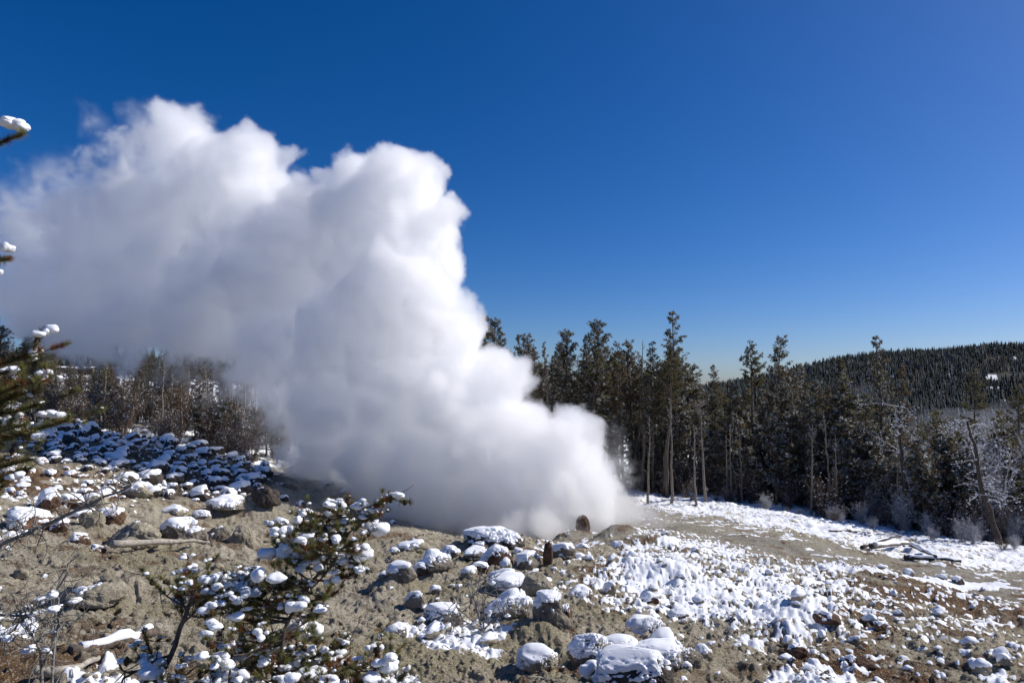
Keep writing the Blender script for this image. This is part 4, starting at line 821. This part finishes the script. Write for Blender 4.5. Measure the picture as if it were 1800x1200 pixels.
for c_, r_, den, soft in sph:
    R0 = r_ * .86; splat(c_, R0, den, max(soft * .8, .15))
    n1 = int(14 + 10 * r_)
    dirs = rng.normal(size=(n1, 3)); dirs /= np.linalg.norm(dirs, axis=1)[:, None]
    for dv in dirs:
        r1 = r_ * rng.uniform(.2, .42); c1 = c_ + dv * (R0 - r1 * rng.uniform(.35, .75)); splat(c1, r1, den * rng.uniform(.8, 1), min(soft * .8, r1 * .9))
        if den > .45:
            e = rng.normal(size=(9, 3)); e = e / np.linalg.norm(e, axis=1)[:, None] + dv * .7; e /= np.linalg.norm(e, axis=1)[:, None]
            for ev in e[:6]:
                r2 = r1 * rng.uniform(.28, .5); splat(c1 + ev * (r1 - r2 * .5), r2, den * .95, min(soft, r2 * .8))
# turbulence: one field of falling spectrum, used to eat away the soft parts and roughen the rest
fr = np.sqrt(np.fft.fftfreq(GN[0], VX)[:, None, None] ** 2 + np.fft.fftfreq(GN[1], VX)[None, :, None] ** 2 + np.fft.rfftfreq(GN[2], VX)[None, None, :] ** 2).astype(np.float32)
amp = (fr > 0) / np.maximum(fr ** 2 + .12 ** 2, 1e-6) ** .92
f_ = np.fft.rfftn(rng.standard_normal(GN).astype(np.float32)); f_ *= amp; T_ = np.fft.irfftn(f_, s=tuple(GN)).astype(np.float32); del f_, amp
T_ = (T_ - T_.mean()) / T_.std()
ero = .5 + .22 * T_
def band(k0, k1, sd):
    q = (fr > k0) & (fr < k1); f = np.fft.rfftn(np.random.default_rng(sd).standard_normal(GN).astype(np.float32)); f *= q / np.maximum(fr, .02) ** 1.6; o = np.fft.irfftn(f, s=tuple(GN)).astype(np.float32); return o / o.std()
ix = [np.arange(GN[k], dtype=np.float32).reshape([-1 if a == k else 1 for a in range(3)]) for k in range(3)]
wi = [np.clip(np.rint(ix[k] + band(.08, .9, 40 + k) * 2.4), 0, GN[k] - 1).astype(np.int16) for k in range(3)]
D = D[wi[0], wi[1], wi[2]]; del wi, fr
D *= np.clip(.95 + .5 * T_ * (1 - .7 * D), .05, 2)
D = np.clip(D, 0, 1); D = (.45 * D + .55 * ss(.15, .55, D)).astype(np.float32)
print('steam grid', GN, float((D > 0).mean()))
me = bpy.data.meshes.new('vapour'); nv = int(GN.prod()); me.vertices.add(nv)
a_ = me.attributes.new('dens', 'FLOAT', 'POINT'); a_.data.foreach_set('value', D.ravel())
ng = bpy.data.node_groups.new('vapour_grid', 'GeometryNodeTree')
ng.interface.new_socket('Geometry', in_out='INPUT', socket_type='NodeSocketGeometry'); ng.interface.new_socket('Geometry', in_out='OUTPUT', socket_type='NodeSocketGeometry')
N, L = ng.nodes, ng.links; gi, go = N.new('NodeGroupInput'), N.new('NodeGroupOutput')
vc = N.new('GeometryNodeVolumeCube'); vc.inputs['Min'].default_value = tuple(G0); vc.inputs['Max'].default_value = tuple(G1)
for k, ax in enumerate('XYZ'): vc.inputs['Resolution ' + ax].default_value = int(GN[k])
sep = N.new('ShaderNodeSeparateXYZ'); L.new(N.new('GeometryNodeInputPosition').outputs[0], sep.inputs[0])
def gidx(k):
    mr = N.new('ShaderNodeMapRange'); L.new(sep.outputs[k], mr.inputs[0])
    for q, v_ in enumerate((G0[k], G1[k], 0, GN[k] - 1)): mr.inputs[q + 1].default_value = float(v_)
    r_ = N.new('ShaderNodeMath'); r_.operation = 'ROUND'; L.new(mr.outputs[0], r_.inputs[0]); f = N.new('FunctionNodeFloatToInt'); L.new(r_.outputs[0], f.inputs[0]); return f.outputs[0]
def gmath(op, a, b_):
    m_ = N.new('FunctionNodeIntegerMath'); m_.operation = op
    for s, v_ in zip(m_.inputs, (a, b_)):
        if isinstance(v_, int): s.default_value = v_
        else: L.new(v_, s)
    return m_.outputs[0]
ii = gmath('ADD', gmath('MULTIPLY', gmath('ADD', gmath('MULTIPLY', gidx(0), int(GN[1])), gidx(1)), int(GN[2])), gidx(2))
na = N.new('GeometryNodeInputNamedAttribute'); na.data_type = 'FLOAT'; na.inputs[0].default_value = 'dens'
si = N.new('GeometryNodeSampleIndex'); si.data_type = 'FLOAT'
L.new(gi.outputs[0], si.inputs['Geometry']); L.new(na.outputs[0], si.inputs['Value']); L.new(ii, si.inputs['Index']); L.new(si.outputs[0], vc.inputs['Density'])
M_STEAM = bpy.data.materials.new('steam'); M_STEAM.use_nodes = True; nt = M_STEAM.node_tree; nt.nodes.clear()
o_ = nt.nodes.new('ShaderNodeOutputMaterial'); pv = nt.nodes.new('ShaderNodeVolumePrincipled')
pv.inputs['Color'].default_value = (1, 1, 1, 1); pv.inputs['Density'].default_value = 1.6; pv.inputs['Anisotropy'].default_value = .48
nt.links.new(pv.outputs[0], o_.inputs['Volume'])
smn = N.new('GeometryNodeSetMaterial'); smn.inputs['Material'].default_value = M_STEAM
L.new(vc.outputs[0], smn.inputs[0]); L.new(smn.outputs[0], go.inputs[0]); me.materials.append(M_STEAM)
M_CORE = mat('hidden_steam_core', (.99, .99, .99), rough=1, spec=0)  # white surface added unseen inside the vapour to bounce and pass light
n_ = M_CORE.node_tree.nodes; t_ = n_.new('ShaderNodeBsdfTranslucent'); t_.inputs[0].default_value = (1, 1, 1, 1); x_ = n_.new('ShaderNodeMixShader'); x_.inputs[0].default_value = .5
for a_, b_ in ((n_['Principled BSDF'].outputs[0], x_.inputs[1]), (t_.outputs[0], x_.inputs[2]), (x_.outputs[0], n_['Material Output'].inputs[0])): M_CORE.node_tree.links.new(a_, b_)
plume = tag(link('steam_plume', core.mesh('steam_plume', [M_CORE])), 'billowing white steam plume rising from the geyser and drifting left over the trees', 'steam', None, 'stuff')
del D, T_; vap = link('vapour', me, plume); md = vap.modifiers.new('grid', 'NODES'); md.node_group = ng

# thin mist hanging in the valley
for k, (u_, v_, d_, a_, b_, dn) in enumerate([(1700, 742, 230, 20, 5, .010), (1790, 735, 260, 18, 7, .008), (1530, 700, 300, 10, 7, .006)]):
    U, T = ICO[3]; V = U * (1 + .9 * (fbm(U * 1.5 + k * 7, 3, 60) - .5))[:, None] * np.array([a_, a_ * .8, b_]) + at(u_, v_, d_)
    m_ = bpy.data.materials.new('mist'); m_.use_nodes = True; t_ = m_.node_tree; t_.nodes.clear(); o_ = t_.nodes.new('ShaderNodeOutputMaterial'); p_ = t_.nodes.new('ShaderNodeVolumePrincipled')
    p_.inputs['Color'].default_value = (.95, .97, 1, 1); p_.inputs['Density'].default_value = dn * .55; t_.links.new(p_.outputs[0], o_.inputs['Volume'])
    tag(link('valley_mist', mesh('valley_mist', V, T, [m_])), 'thin pale mist hanging among the trees of the valley', 'mist', kind='stuff')
